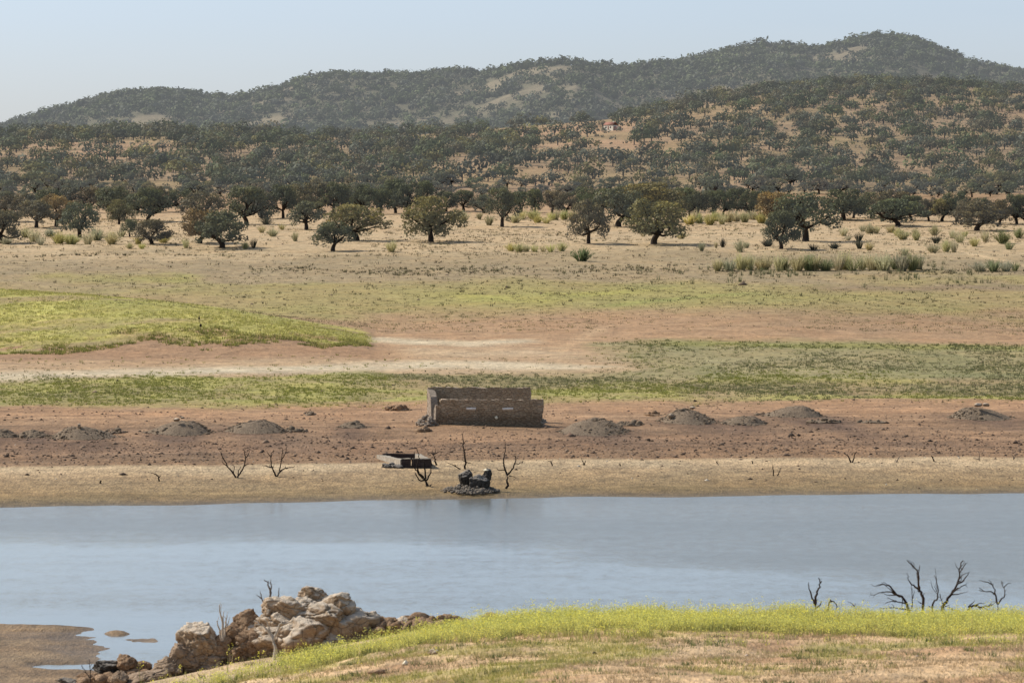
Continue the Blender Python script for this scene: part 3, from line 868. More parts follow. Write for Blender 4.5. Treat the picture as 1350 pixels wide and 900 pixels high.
def far_trees(X, Y, Z, W_, H_, per, size, tint, hz, rng, shade=1.):
    """many small crowns as leaf clumps: returns vertices, quads, colours, haze"""
    n = len(X)
    d = rng.normal(size=(n, per, 3)); d[:, :, 2] = np.abs(d[:, :, 2]) * .95 - .32; d /= np.linalg.norm(d, axis=2)[:, :, None]
    rr = rng.uniform(.72, 1.05, (n, per, 1)); ang = rng.uniform(0, 6.28, (n, 1))
    az = np.arctan2(d[:, :, 1], d[:, :, 0])
    rr = rr * (1 + .16 * np.sin(3 * az + ang) + .1 * np.sin(5 * az + 2 * ang))[:, :, None]
    P = np.stack([X[:, None] + d[:, :, 0] * rr[:, :, 0] * W_[:, None] / 2, Y[:, None] + d[:, :, 1] * rr[:, :, 0] * W_[:, None] / 2,
                  Z[:, None] + H_[:, None] * (.36 + .64 * d[:, :, 2] * rr[:, :, 0])], 2).reshape(-1, 3)
    nn = d.reshape(-1, 3).copy(); nn[:, 2] += .35
    V, Q = cards(P, nn, np.repeat(W_ * size, per), rng, .5)
    tone = np.repeat(rng.uniform(.75, 1.25, n), per) * rng.uniform(.7, 1.3, n * per) * (.75 + .5 * (d[:, :, 2].ravel() + .3))  # sunlight on the crowns painted in: lighter clumps towards the top
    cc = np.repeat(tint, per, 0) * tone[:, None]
    return V, Q, np.repeat(cc, 4, 0), np.repeat(np.repeat(hz, per), 4)

rest = ~single
def tints(n, names, rng):
    T = np.array([TINT[k] for k in names]); return T[rng.integers(0, len(T), n)] * rng.uniform(.8, 1.2, (n, 1))
parts = []
m = rest
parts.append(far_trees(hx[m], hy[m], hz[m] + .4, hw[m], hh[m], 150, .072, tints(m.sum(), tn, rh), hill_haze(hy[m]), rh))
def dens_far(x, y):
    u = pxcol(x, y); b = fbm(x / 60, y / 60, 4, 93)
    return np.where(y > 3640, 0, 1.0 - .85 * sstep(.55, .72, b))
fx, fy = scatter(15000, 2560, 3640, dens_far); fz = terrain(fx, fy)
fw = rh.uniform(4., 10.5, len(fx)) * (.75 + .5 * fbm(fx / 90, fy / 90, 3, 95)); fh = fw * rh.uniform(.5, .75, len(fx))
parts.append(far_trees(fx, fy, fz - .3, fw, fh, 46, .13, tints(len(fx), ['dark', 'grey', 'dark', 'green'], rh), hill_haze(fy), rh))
# trunks of the uncounted trees
nt_ = int(rest.sum()); sx, sy, sz = hx[rest], hy[rest], hz[rest]
V = []; 
for k, (a, b) in enumerate([(-.18, 0), (.18, 0), (.22, 2.2), (-.22, 2.2)]):
    V.append(np.stack([sx + a, sy, sz + b], 1))
V = np.stack(V, 1).reshape(-1, 3); Q = np.arange(len(V)).reshape(-1, 4)
parts.append((V, Q, np.tile((.04, .032, .027), (len(V), 1)), np.repeat(hill_haze(sy), 4)))
o = 0; Vs = []; Qs = []; Cs = []; Hs = []
for V, Q, C_, h_ in parts:
    Vs.append(V); Qs.append(Q + o); Cs.append(C_); Hs.append(h_); o += len(V)
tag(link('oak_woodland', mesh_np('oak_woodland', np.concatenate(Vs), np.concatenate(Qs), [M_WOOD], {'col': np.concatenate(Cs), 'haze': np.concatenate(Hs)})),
    'countless dark oaks covering the far hill slopes and ridge', 'woodland', kind='stuff')
# low scrub between the hill oaks
bx, by = scatter(5200, 1230, 2320, lambda x, y: np.where(y > np.interp(pxcol(x, y), [0, 800, 1100, 1350], [1850, 1900, 2250, 2300]) + 15, 0, 1.0 - .4 * clearing(x, y))); bz = terrain(bx, by)
bw = rh.uniform(.8, 2.6, len(bx))
V, Q, C_, h_ = far_trees(bx, by, bz - .1, bw, bw * .7, 14, .22, tints(len(bx), ['grey', 'olive', 'grey', 'brown'], rh) * 1.25, hill_haze(by), rh)
tag(link('scrub', mesh_np('scrub', V, Q, [M_WOOD], {'col': C_, 'haze': h_})), 'low grey-green scrub between the oaks on the hillside', 'scrub', kind='stuff')

# ------------------------------------------------------------------ broom shrubs
def shrub_mesh(seed, n=170, fine=260, spread=.75):
    rng = np.random.default_rng(seed)
    a = rng.uniform(0, 6.28, n); l = spread * np.sqrt(rng.uniform(0, 1, n)); hgt = (1 - .5 * l ** 2) * rng.uniform(.6, 1.05, n)
    lobe = 1 + .25 * np.sin(2 * a + seed) + .15 * np.sin(5 * a + 2 * seed)
    tip = np.stack([np.cos(a) * l * lobe * .75, np.sin(a) * l * lobe * .75, hgt], 1)
    base = np.stack([np.cos(a) * l * .22, np.sin(a) * l * .22, np.full(n, -.03)], 1)
    th = rng.uniform(0, 6.28, n); pr = np.stack([np.cos(th), np.sin(th), 0 * th], 1) * .017
    mid = base * .45 + tip * .55 + np.stack([0 * a, 0 * a, .06 + 0 * a], 1)
    V1 = np.stack([base - pr, base + pr, mid + pr * .9, mid - pr * .9], 1).reshape(-1, 3)
    V2 = np.stack([mid - pr * .9, mid + pr * .9, tip], 1).reshape(-1, 3)
    i = rng.integers(0, n, fine); t = rng.uniform(.35, 1.02, fine)[:, None]
    P = base[i] * (1 - t) + tip[i] * t + rng.normal(size=(fine, 3)) * .035; P[:, 2] = np.maximum(P[:, 2], .03)
    nn = rng.normal(size=(fine, 3))
    V3, Q3 = cards(P, nn, np.full(fine, .04), rng)
    tone = rng.uniform(.3, .8, n)
    T = np.concatenate([np.repeat(tone * .6, 4), np.repeat(tone, 3), np.repeat(np.clip(.35 + .5 * P[:, 2] + rng.normal(size=fine) * .15, 0, 1), 4)])
    Q1 = np.arange(n * 4).reshape(-1, 4); T2 = np.arange(n * 3).reshape(-1, 3) + n * 4
    return mesh_np('shrub', np.concatenate([V1, V2, V3]), [np.concatenate([Q1, Q3 + n * 7]), T2], [M_SHRUB], {'tone': T})
SHR = [shrub_mesh(400 + i, [120, 150, 80, 130, 64][i], [170, 330, 90, 180, 70][i], [.8, .85, .7, .85, .75][i]) for i in range(5)]
GREENS = {'pale': (.52, .46, .25), 'yellow': (.54, .49, .20), 'grey': (.40, .37, .23), 'green': (.29, .30, .14), 'dark': (.085, .085, .06), 'bright': (.20, .24, .10)}
rb = np.random.default_rng(9)
def shrub(px, py, w, h, tint, label, group=None, v=None):
    p = G(px, py); k = F / p.y
    o = link('broom_shrub', SHR[int(rb.integers(5)) if v is None else v]); o.location = p; o.rotation_euler = (0, 0, rb.uniform(0, 6.28))
    o.scale = (w / k / 1.15, w / k / 1.15, h / k)
    c = np.array(GREENS[tint]) * rb.uniform(.8, 1.15) * np.array([rb.uniform(.92, 1.05), 1, rb.uniform(.9, 1.15)]); o.color = (*c, 1)
    tag(o, label, 'shrub', group)
    return o
shrub(767, 344, 30, 20, 'bright', 'rounded bright green bush alone in front of the mid-plain oaks', None, 1)
def shrubrow(lst, text, group):
    for i, a in enumerate(sorted(lst)): shrub(*a, text % ORD[i], group)
shrubrow([(674, 331, 16, 13, 'yellow'), (684, 332, 18, 14, 'pale'), (694, 332, 16, 12, 'pale'), (705, 332, 18, 12, 'yellow'), (716, 332, 15, 12, 'pale'), (726, 332, 18, 13, 'yellow'), (740, 331, 18, 15, 'pale')],
         '%s shrub from left in short yellow-green row left of the bright green bush', 'short yellow-green shrub row mid plain')
shrubrow([(950 + i * 12.6 + rb.uniform(-5, 5), 356.5 + rb.uniform(-1.5, 1), rb.uniform(22, 34), rb.uniform(18, 30), ['grey', 'green', 'pale', 'pale'][int(rb.integers(4))]) for i in range(22)],
         '%s shrub from left in long grey-green broom belt before the right-hand oaks', 'long grey-green broom belt')
shrubrow([(1292, 358, 26, 16, 'grey'), (1310, 358, 30, 19, 'green'), (1326, 358, 24, 17, 'grey'), (1338, 357, 20, 15, 'green')],
         '%s shrub from left in small broom clump beyond the long belt', 'small broom clump at right')
shrubrow([(906 + i * 9.5 + rb.uniform(-3, 3), 294 + rb.uniform(-4, 3), rb.uniform(17, 26), rb.uniform(14, 20), ['yellow', 'pale', 'pale'][int(rb.integers(3))]) for i in range(11)],
         '%s shrub from left in pale broom fringe under the dark hedge-like oaks', 'pale broom fringe under the dark row')
shrubrow([(682 + i * 9 + rb.uniform(-3, 3), 291 + rb.uniform(-3, 4), rb.uniform(15, 22), rb.uniform(12, 18), ['yellow', 'pale'][int(rb.integers(2))]) for i in range(9)],
         '%s shrub from left in yellow-green broom fringe under the low oak row', 'yellow-green broom fringe mid plain')
shrubrow([(598, 293, 18, 16, 'pale'), (611, 292, 20, 17, 'pale'), (645, 297, 16, 17, 'grey'), (632, 289, 16, 12, 'grey')],
         '%s pale shrub from left between the solitary oak and upright oak', 'pale shrubs beside the solitary oak')
shrubrow([(34, 313, 20, 16, 'pale'), (45, 319, 30, 22, 'pale'), (54, 323, 18, 14, 'grey'), (78, 321, 28, 18, 'yellow'), (94, 322, 30, 16, 'yellow'), (116, 322, 26, 20, 'pale'), (128, 317, 26, 20, 'grey'), (147, 322, 24, 20, 'pale'),
          (160, 312, 20, 12, 'pale'), (171, 328, 14, 10, 'pale'), (187, 328, 14, 9, 'yellow'), (182, 322, 18, 14, 'yellow'), (216, 320, 22, 14, 'yellow'), (245, 327, 16, 16, 'pale'), (8, 322, 20, 10, 'grey'), (66, 312, 20, 12, 'grey')],
         '%s broom shrub from left in pale scrub fringe before the left grove', 'pale broom fringe before the left grove')
shrubrow([(323, 328, 12, 12, 'pale'), (334, 327, 14, 16, 'dark'), (345, 307, 16, 12, 'pale'), (360, 312, 18, 14, 'pale'), (389, 318, 12, 16, 'pale'), (352, 296, 20, 12, 'grey'), (372, 303, 14, 10, 'yellow')],
         '%s shrub from left between the left clump and low dark bushy oak', 'shrubs between the left clump and the bushy oak')
shrubrow([(516, 332, 20, 17, 'pale'), (575, 308, 10, 8, 'pale')], '%s small pale shrub from left near the solitary oak', 'pale shrubs by the solitary oak')
shrubrow([(898, 315, 16, 12, 'pale'), (848, 312, 14, 10, 'pale'), (925, 331, 14, 16, 'grey'), (944, 327, 8, 12, 'pale'), (953, 326, 11, 14, 'dark'), (976, 332, 18, 20, 'pale'), (984, 327, 14, 10, 'grey'), (1012, 325, 20, 12, 'dark')],
         '%s shrub from left between the large spreading oak and slender dark oak', 'shrubs between the two big right oaks')
RB = [(1112, 311, 22, 14, 'pale'), (1132, 318, 18, 14, 'dark'), (1137, 305, 16, 12, 'pale'), (1147, 308, 20, 16, 'pale'), (1133, 328, 18, 15, 'dark'), (1146, 330, 16, 12, 'pale'), (1072, 330, 18, 10, 'dark'), (1100, 328, 20, 10, 'dark'),
      (1155, 308, 16, 13, 'pale'), (1175, 307, 14, 12, 'pale'), (1190, 316, 24, 16, 'pale'), (1184, 311, 16, 12, 'yellow'), (1208, 317, 15, 15, 'pale'), (1206, 309, 12, 10, 'pale'), (1232, 310, 20, 16, 'pale'), (1234, 321, 18, 13, 'dark'),
      (1230, 333, 22, 14, 'pale'), (1247, 332, 18, 20, 'pale'), (1258, 333, 16, 20, 'grey'), (1256, 314, 18, 14, 'pale'), (1266, 320, 22, 18, 'pale'), (1272, 312, 14, 10, 'yellow'), (1285, 325, 20, 16, 'yellow'), (1299, 319, 18, 18, 'pale'),
      (1322, 321, 24, 20, 'green'), (1330, 329, 20, 14, 'green'), (1343, 314, 16, 16, 'green'), (1192, 337, 18, 14, 'pale'), (1070, 345, 14, 12, 'grey'), (1118, 317, 14, 8, 'grey')]
RBT = {'pale': 'pale', 'dark': 'dark', 'yellow': 'yellowish', 'grey': 'greyish', 'green': 'green'}
for t in RBT:
    L_ = sorted(a for a in RB if a[4] == t)
    for i, a in enumerate(L_):
        shrub(*a, f'{ORD[i]} {RBT[t]} broom bush from left on tan flat before the right tree line', 'broom bushes scattered on the right of the plain')

# ------------------------------------------------------------------ blades: grass, weeds, tussocks
def blades(P, n, h, w, rad, lean, cols, rng, dark=.55):
    N_ = len(P); M_ = N_ * n
    h = np.repeat(np.asarray(h), n) * rng.uniform(.55, 1.15, M_); w = np.repeat(np.asarray(w), n)
    rad = np.repeat(np.asarray(rad), n)
    a = rng.uniform(0, 6.28, M_); r = np.sqrt(rng.uniform(0, 1, M_)) * rad
    B = np.repeat(P, n, 0) + np.stack([np.cos(a) * r, np.sin(a) * r, np.zeros(M_) - .02], 1)
    la = a + rng.normal(size=M_) * .8; ll = lean * rng.uniform(.1, 1, M_) * h
    T = B + np.stack([np.cos(la) * ll, np.sin(la) * ll, h], 1)
    th = rng.uniform(0, 6.28, M_); pr = np.stack([np.cos(th), np.sin(th), 0 * th], 1) * (w / 2)[:, None]
    V = np.stack([B - pr, B + pr, T], 1).reshape(-1, 3); Fc = np.arange(M_ * 3).reshape(-1, 3)
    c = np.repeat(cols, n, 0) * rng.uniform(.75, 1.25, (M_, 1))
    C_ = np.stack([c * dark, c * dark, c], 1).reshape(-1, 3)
    return V, Fc, C_

def field(name, label, cat, plist, mat=None):
    o = 0; Vs, Ts, Qs, Cs = [], [], [], []
    for V, Fc, C_ in plist:
        (Ts if Fc.shape[1] == 3 else Qs).append(Fc + o); Vs.append(V); Cs.append(C_); o += len(V)
    fs = []
    if Qs: fs.append(np.concatenate(Qs))
    if Ts: fs.append(np.concatenate(Ts))
    return tag(link(name, mesh_np(name, np.concatenate(Vs), fs, [mat or M_COL], {'col': np.concatenate(Cs)})), label, cat, kind='stuff')

def pts_in(n, y0, y1, u0, u1, rng, fn):
    y = rng.uniform(y0, y1, n); u = rng.uniform(u0, u1, n); x = (u - 675) / F * y
    k = rng.uniform(0, 1, n) < fn(x, y, u); x, y = x[k], y[k]
    return np.stack([x, y, terrain(x, y)], 1)
def mixc(n, cs, rng):
    cs = np.array(cs); return cs[rng.integers(0, len(cs), n)] * rng.uniform(.8, 1.2, (n, 1))
rw = np.random.default_rng(21)

# yellow flowering grass along the crest of the near hump
def band(x, y, u):
    e = 145 - y + (fbm(x / 3, y / 3, 3, 101) - .5) * 5
    wid = np.interp(u, [150, 300, 500, 640, 800, 1000, 1350], [5.5, 7.5, 9, 9.5, 10, 8.5, 10])
    ins = np.interp(u, [0, 250, 480, 600, 680], [6.5, 5.6, 4, 1.5, -1.5])
    f = sstep(ins - .4, ins + .4, e) * (1 - sstep(wid - 3.5, wid + 1.5, e)) * np.where(u > 190, 1, 0)
    p = np.exp(-((u - 1310) / 70) ** 2 - ((y - 133.5) / 3) ** 2) + .8 * np.exp(-((u - 1000) / 60) ** 2 - ((y - 132) / 2) ** 2) * sstep(.5, .6, fbm(x / 1.5, y / 1.5, 3, 102))
    return np.clip(f * (.22 + .95 * sstep(.34, .62, fbm(x / 1.5, y / 1.5, 4, 103))) + p * .8 * sstep(.36, .55, fbm(x / 1.1, y / 1.1, 3, 107)), 0, 1)
P = pts_in(43920, 126, 147, 150, 1800, rw, band); n = len(P)
hh_ = rw.uniform(.2, .5, n) * (.7 + .6 * fbm(P[:, 0] / .9, P[:, 1] / .9, 3, 108)) * np.interp(pxcol(P[:, 0], P[:, 1]), [200, 450, 1000, 1350], [.75, .95, .95, .9])
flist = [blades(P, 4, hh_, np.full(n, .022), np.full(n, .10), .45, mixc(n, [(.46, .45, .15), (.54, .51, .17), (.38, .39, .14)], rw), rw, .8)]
k_ = 17
fp = np.repeat(P, k_, 0) + np.stack([rw.normal(size=n * k_) * .10, rw.normal(size=n * k_) * .10, np.repeat(hh_, k_) * rw.uniform(.45, 1.08, n * k_)], 1)
V, Q = cards(fp, np.tile((0, 0, 1.), (n * k_, 1)), np.full(n * k_, .0195), rw, 1.2)
flist.append((V, Q, np.repeat(mixc(n * k_, [(.86, .80, .16), (.80, .76, .20), (.70, .69, .20), (.54, .56, .19)], rw), 4, 0)))
P3 = pts_in(3172, 126, 147, 150, 1800, rw, lambda x, y, u: band(x, y, u) * .6 + .03); n = len(P3)
h3 = rw.uniform(.35, .7, n)
flist.append(blades(P3, 3, h3, np.full(n, .02), np.full(n, .05), .3, mixc(n, [(.42, .42, .14), (.55, .44, .24), (.30, .33, .12)], rw), rw, .7))
fp = np.repeat(P3, 10, 0) + np.stack([rw.normal(size=n * 10) * .05, rw.normal(size=n * 10) * .05, np.repeat(h3, 10) * rw.uniform(.7, 1.05, n * 10)], 1)
V, Q = cards(fp, np.tile((0, 0, 1.), (n * 10, 1)), np.full(n * 10, .024), rw, 1.2)
flist.append((V, Q, np.repeat(mixc(n * 10, [(.90, .82, .12), (.80, .74, .16)], rw), 4, 0)))
P4 = pts_in(1830, 126, 147, 150, 1800, rw, lambda x, y, u: band(x, y, u) * .8); n = len(P4)
flist.append(blades(P4, 22, rw.uniform(.12, .3, n), np.full(n, .035), rw.uniform(.1, .3, n), .7, mixc(n, [(.24, .28, .11), (.32, .35, .13), (.18, .22, .09)], rw), rw, .6))
field('flowering_grass', 'tall yellow-flowered grass along the crest of the near bank', 'grass', flist, M_FLOWER)

# dry and green short grass on the near hump
def dryf(x, y, u):
    g = fbm(x / 1.6, y / 1.6, 4, 104); return np.clip(.25 + 1.5 * (g - .38), 0, 1) * np.where((y > 138) & (u < 560), .1, 1)
P = pts_in(41480, 112, 147, 120, 1800, rw, dryf); n = len(P)
g = fbm(P[:, 0] / 3.0, P[:, 1] / 3.5, 4, 82)
t = sstep(.46, .62, g + rw.normal(size=n) * .06)
cc = mixc(n, [(.60, .46, .28), (.52, .40, .24), (.44, .33, .19)], rw) * (1 - t[:, None]) + mixc(n, [(.50, .46, .14), (.38, .37, .13), (.56, .48, .16)], rw) * t[:, None]
dl = [blades(P, 6, rw.uniform(.05, .15, n) + .05 * t, np.full(n, .025), np.full(n, .16), .9, cc, rw, .8)]
P2 = pts_in(4392, 112, 143, 120, 1800, rw, lambda x, y, u: np.clip(2.2 * (fbm(x / 1.1, y / 1.1, 4, 106) - .5), 0, 1)); n = len(P2)
dl.append(blades(P2, 26, rw.uniform(.08, .2, n), np.full(n, .03), rw.uniform(.12, .42, n), .8, mixc(n, [(.22, .25, .10), (.32, .32, .11), (.17, .20, .08)], rw), rw, .6))
field('dry_grass', 'short dry and green grass on the near bank', 'grass', dl)

# weeds of the far bank
def weedf(x, y, u):
    de = deff(u, y); w = (fbm(x / 14, y / 30, 4, 61) - .5); dw = de + w * np.interp(de, [340, 372, 430, 520], [3, 5, 22, 34])
    b = sstep(428, 442, dw) * (1 - sstep(478, 492, de + w * 14 - 22 * sstep(740, 900, u))) * (.12 + .88 * sstep(.30, .68, fbm(x / 9, y / 22, 4, 65))) * (.3 + .7 * sstep(.3, .6, fbm(x / 1.7, y / 3, 3, 165)))
    b2 = .8 * sstep(488, 500, de) * (1 - sstep(545, 560, de)) * sstep(760, 900, u) * (.15 + .85 * sstep(.36, .66, fbm(x / 7, y / 20, 4, 69))) * (.3 + .7 * sstep(.3, .6, fbm(x / 1.7, y / 3, 3, 166)))
    return np.clip(b + b2 + .03 * (y > 436) * (y < 520), 0, 1)
P = pts_in(63440, 425, 562, -190, 1620, rw, weedf); n = len(P)
w_ = fbm(P[:, 0] / 30, P[:, 1] / 40, 4, 66)
cc = mixc(n, [(.22, .225, .10), (.165, .18, .085), (.28, .27, .12), (.34, .30, .17)], rw)
t = sstep(.5, .64, w_ + rw.normal(size=n) * .05)[:, None] * .85; cc = cc * (1 - t) + mixc(n, [(.36, .36, .08), (.30, .31, .08)], rw) * t
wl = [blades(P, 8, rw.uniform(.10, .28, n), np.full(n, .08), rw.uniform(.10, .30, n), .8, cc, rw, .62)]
P = pts_in(1600, 540, 566, 790, 1430, rw, lambda x, y, u: np.exp(-((y - 552 - (fbm(x / 14, y / 30, 4, 61) - .5) * 26 + (u - 1000) * .02) / 6.) ** 2) * sstep(.3, .6, fbm(x / 6, y / 9, 3, 168))); n = len(P)
wl.append(blades(P, 8, rw.uniform(.12, .3, n), np.full(n, .1), rw.uniform(.15, .4, n), .7, mixc(n, [(.22, .23, .08), (.16, .17, .07)], rw), rw))
field('weeds', 'dark and yellow-green weeds speckling the far bank', 'weeds', wl)

# grass of the green mound
def mndf(x, y, u):
    dc = mound_crest_d(u); lower = 530 + np.clip((u - 250) * .035, 0, 9); e = fbm(x / 7, y / 9, 4, 76) - .5
    f = sstep(lower + 2, lower + 10, y + e * 44) * (y < dc + 6) * (1 - sstep(474, 500, u + e * 70))
    return f * (.2 + .8 * sstep(.3, .6, fbm(x / 10, y / 14, 4, 77))) * (1 - .85 * sstep(.46, .62, fbm(x / 16, y / 9, 4, 78)))
P = pts_in(16000, 522, 612, -90, 500, rw, mndf); n = len(P)
cc = mixc(n, [(.46, .43, .13), (.50, .46, .14), (.38, .36, .12), (.50, .43, .18)], rw)
ml = [blades(P, 7, rw.uniform(.12, .3, n), np.full(n, .1), rw.uniform(.2, .5, n), .6, cc, rw, .85)]
def mnde(x, y, u):
    lower = 530 + np.clip((u - 250) * .035, 0, 9); e = fbm(x / 7, y / 9, 4, 76) - .5; v = y + e * 44
    return sstep(lower + 1, lower + 3, v) * (1 - sstep(lower + 8, lower + 12, v)) * (u < 492)
P = pts_in(5200, 518, 560, -90, 495, rw, mnde); n = len(P)
ml.append(blades(P, 9, rw.uniform(.2, .45, n), np.full(n, .1), rw.uniform(.2, .5, n), .6, mixc(n, [(.34, .34, .09), (.24, .24, .08), (.42, .40, .11)], rw), rw, .6))
field('mound_grass', 'bright green grass covering the low mound', 'grass', ml)

# tussocks and sprigs of the upper flat and the plain
def tusf(x, y, u):
    r1 = np.exp(-((y - (738 + (fbm(x / 30, y / 200, 3, 111) - .5) * 40)) / 9.) ** 2) * sstep(220, 420, u) + .8 * np.exp(-((y - 785) / 3.) ** 2) * (u < 620)
    return np.clip(r1 * sstep(.35, .6, fbm(x / 5, y / 9, 3, 112)) * 1.2 + .055, 0, 1)
P = pts_in(36600, 640, 960, -190, 1620, rw, tusf); n = len(P)
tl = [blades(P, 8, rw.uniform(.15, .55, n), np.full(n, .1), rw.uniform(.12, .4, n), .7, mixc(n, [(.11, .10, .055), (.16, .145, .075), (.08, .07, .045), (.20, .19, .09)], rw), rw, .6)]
def sprf(x, y, u):
    return np.exp(-((y - 725) / 22) ** 2) * (sstep(820, 900, u)) * sstep(.42, .62, fbm(x / 8, y / 20, 3, 113))
P = pts_in(1500, 660, 780, 600, 1430, rw, sprf); n = len(P)
tl.append(blades(P, 14, rw.uniform(.5, 1.3, n), np.full(n, .08), rw.uniform(.2, .5, n), .35, mixc(n, [(.24, .24, .12), (.19, .21, .10), (.28, .26, .14)], rw), rw, .6))
def flatf(x, y, u):
    return (sstep(.42, .66, fbm(x / 26, y / 60, 4, 71)) * .6 * (y < 720) + .22) * (.3 + .7 * sstep(.35, .6, fbm(x / 2.5, y / 5, 3, 171)))
P = pts_in(26840, 575, 800, -190, 1620, rw, flatf); n = len(P)
tl.append(blades(P, 6, rw.uniform(.08, .22, n), np.full(n, .12), rw.uniform(.2, .6, n), .8, mixc(n, [(.30, .28, .11), (.20, .19, .09), (.33, .28, .15), (.15, .135, .075)], rw), rw, .6))
P = pts_in(10980, 790, 1000, -190, 1620, rw, lambda x, y, u: sstep(.48, .68, fbm(x / 18, y / 30, 4, 114)) * .8 + .05 + .5 * (u < 270) * (y > 815) * (y < 880)); n = len(P)
tl.append(blades(P, 8, rw.uniform(.15, .45, n), np.full(n, .1), rw.uniform(.2, .6, n), .8, mixc(n, [(.30, .24, .14), (.22, .20, .10), (.36, .29, .17), (.13, .11, .06)], rw), rw, .7))
field('tussocks', 'small dry tussocks and sprigs dotted over the upper flat', 'grass', tl)

# loose stones and clods
def chips(P, s, cols, rng):
    O = np.array([(1, 0, 0), (-1, 0, 0), (0, 1, 0), (0, -1, 0), (0, 0, 1), (0, 0, -.4)], float)
    Ff = np.array([(0, 2, 4), (2, 1, 4), (1, 3, 4), (3, 0, 4), (2, 0, 5), (1, 2, 5), (3, 1, 5), (0, 3, 5)])
    n = len(P); J = O[None] * rng.uniform(.55, 1.3, (n, 6, 1)) + rng.normal(size=(n, 6, 3)) * .12
    a = rng.uniform(0, 6.28, n); ca, sa = np.cos(a), np.sin(a)
    X = J[:, :, 0] * ca[:, None] - J[:, :, 1] * sa[:, None]; Y = J[:, :, 0] * sa[:, None] + J[:, :, 1] * ca[:, None]
    J = np.stack([X, Y, J[:, :, 2] * .65], 2) * s[:, None, None]
    V = (P[:, None, :] + J).reshape(-1, 3); T = (Ff[None] + (np.arange(n) * 6)[:, None, None]).reshape(-1, 3)
    return V, T, np.repeat(cols, 6, 0)
def stf(x, y, u):
    de = deff(u, y)
    return sstep(372, 375, de) * (1 - sstep(388, 400, de)) * .9 + .35 * sstep(385, 392, de) * (1 - sstep(430, 445, de)) * sstep(.42, .65, fbm(x / 9, y / 9, 3, 121)) + .05
P = pts_in(31720, 352, 470, -170, 1610, rw, stf); n = len(P)
V1 = chips(P, rw.lognormal(math.log(.085), .5, n), mixc(n, [(.16, .105, .07), (.10, .068, .048), (.26, .18, .12), (.055, .04, .03), (.20, .135, .09)], rw), rw)
Pd = pts_in(3172, 350, 385, -170, 1610, rw, lambda x, y, u: np.exp(-((deff(u, y) - 372.5) / 1.2) ** 2) + .05 * (deff(u, y) > 350) + .5 * np.exp(-((deff(u, y) - 348.) / .8) ** 2) * sstep(.5, .6, fbm(x / 3, y / 3, 3, 122))); n = len(Pd)
V1b = chips(Pd, rw.lognormal(math.log(.06), .5, n), mixc(n, [(.09, .07, .05), (.16, .12, .09), (.55, .48, .38)], rw), rw)
P = pts_in(2074, 112, 150, 150, 1800, rw, lambda x, y, u: .6 + 0 * x); n = len(P)
V2 = chips(P, rw.lognormal(math.log(.022), .5, n), mixc(n, [(.30, .21, .14), (.20, .13, .09), (.45, .36, .28)], rw), rw)
P = pts_in(1098, 500, 1000, -170, 1610, rw, lambda x, y, u: .5 + 0 * x); n = len(P)
V3 = chips(P, rw.lognormal(math.log(.12), .5, n), mixc(n, [(.12, .085, .06), (.25, .18, .12)], rw), rw)
def field2(name, label, cat, plist, mat):
    o = 0; Vs, Ts, Cs = [], [], []
    for V, Fc, C_ in plist: Ts.append(Fc + o); Vs.append(V); Cs.append(C_); o += len(V)
    return tag(link(name, mesh_np(name, np.concatenate(Vs), [np.concatenate(Ts)], [mat], {'col': np.concatenate(Cs)})), label, cat, kind='stuff')
field2('stones', 'loose stones and clods strewn over the banks', 'stones', [V1, V1b, V2, V3], M_STONE)

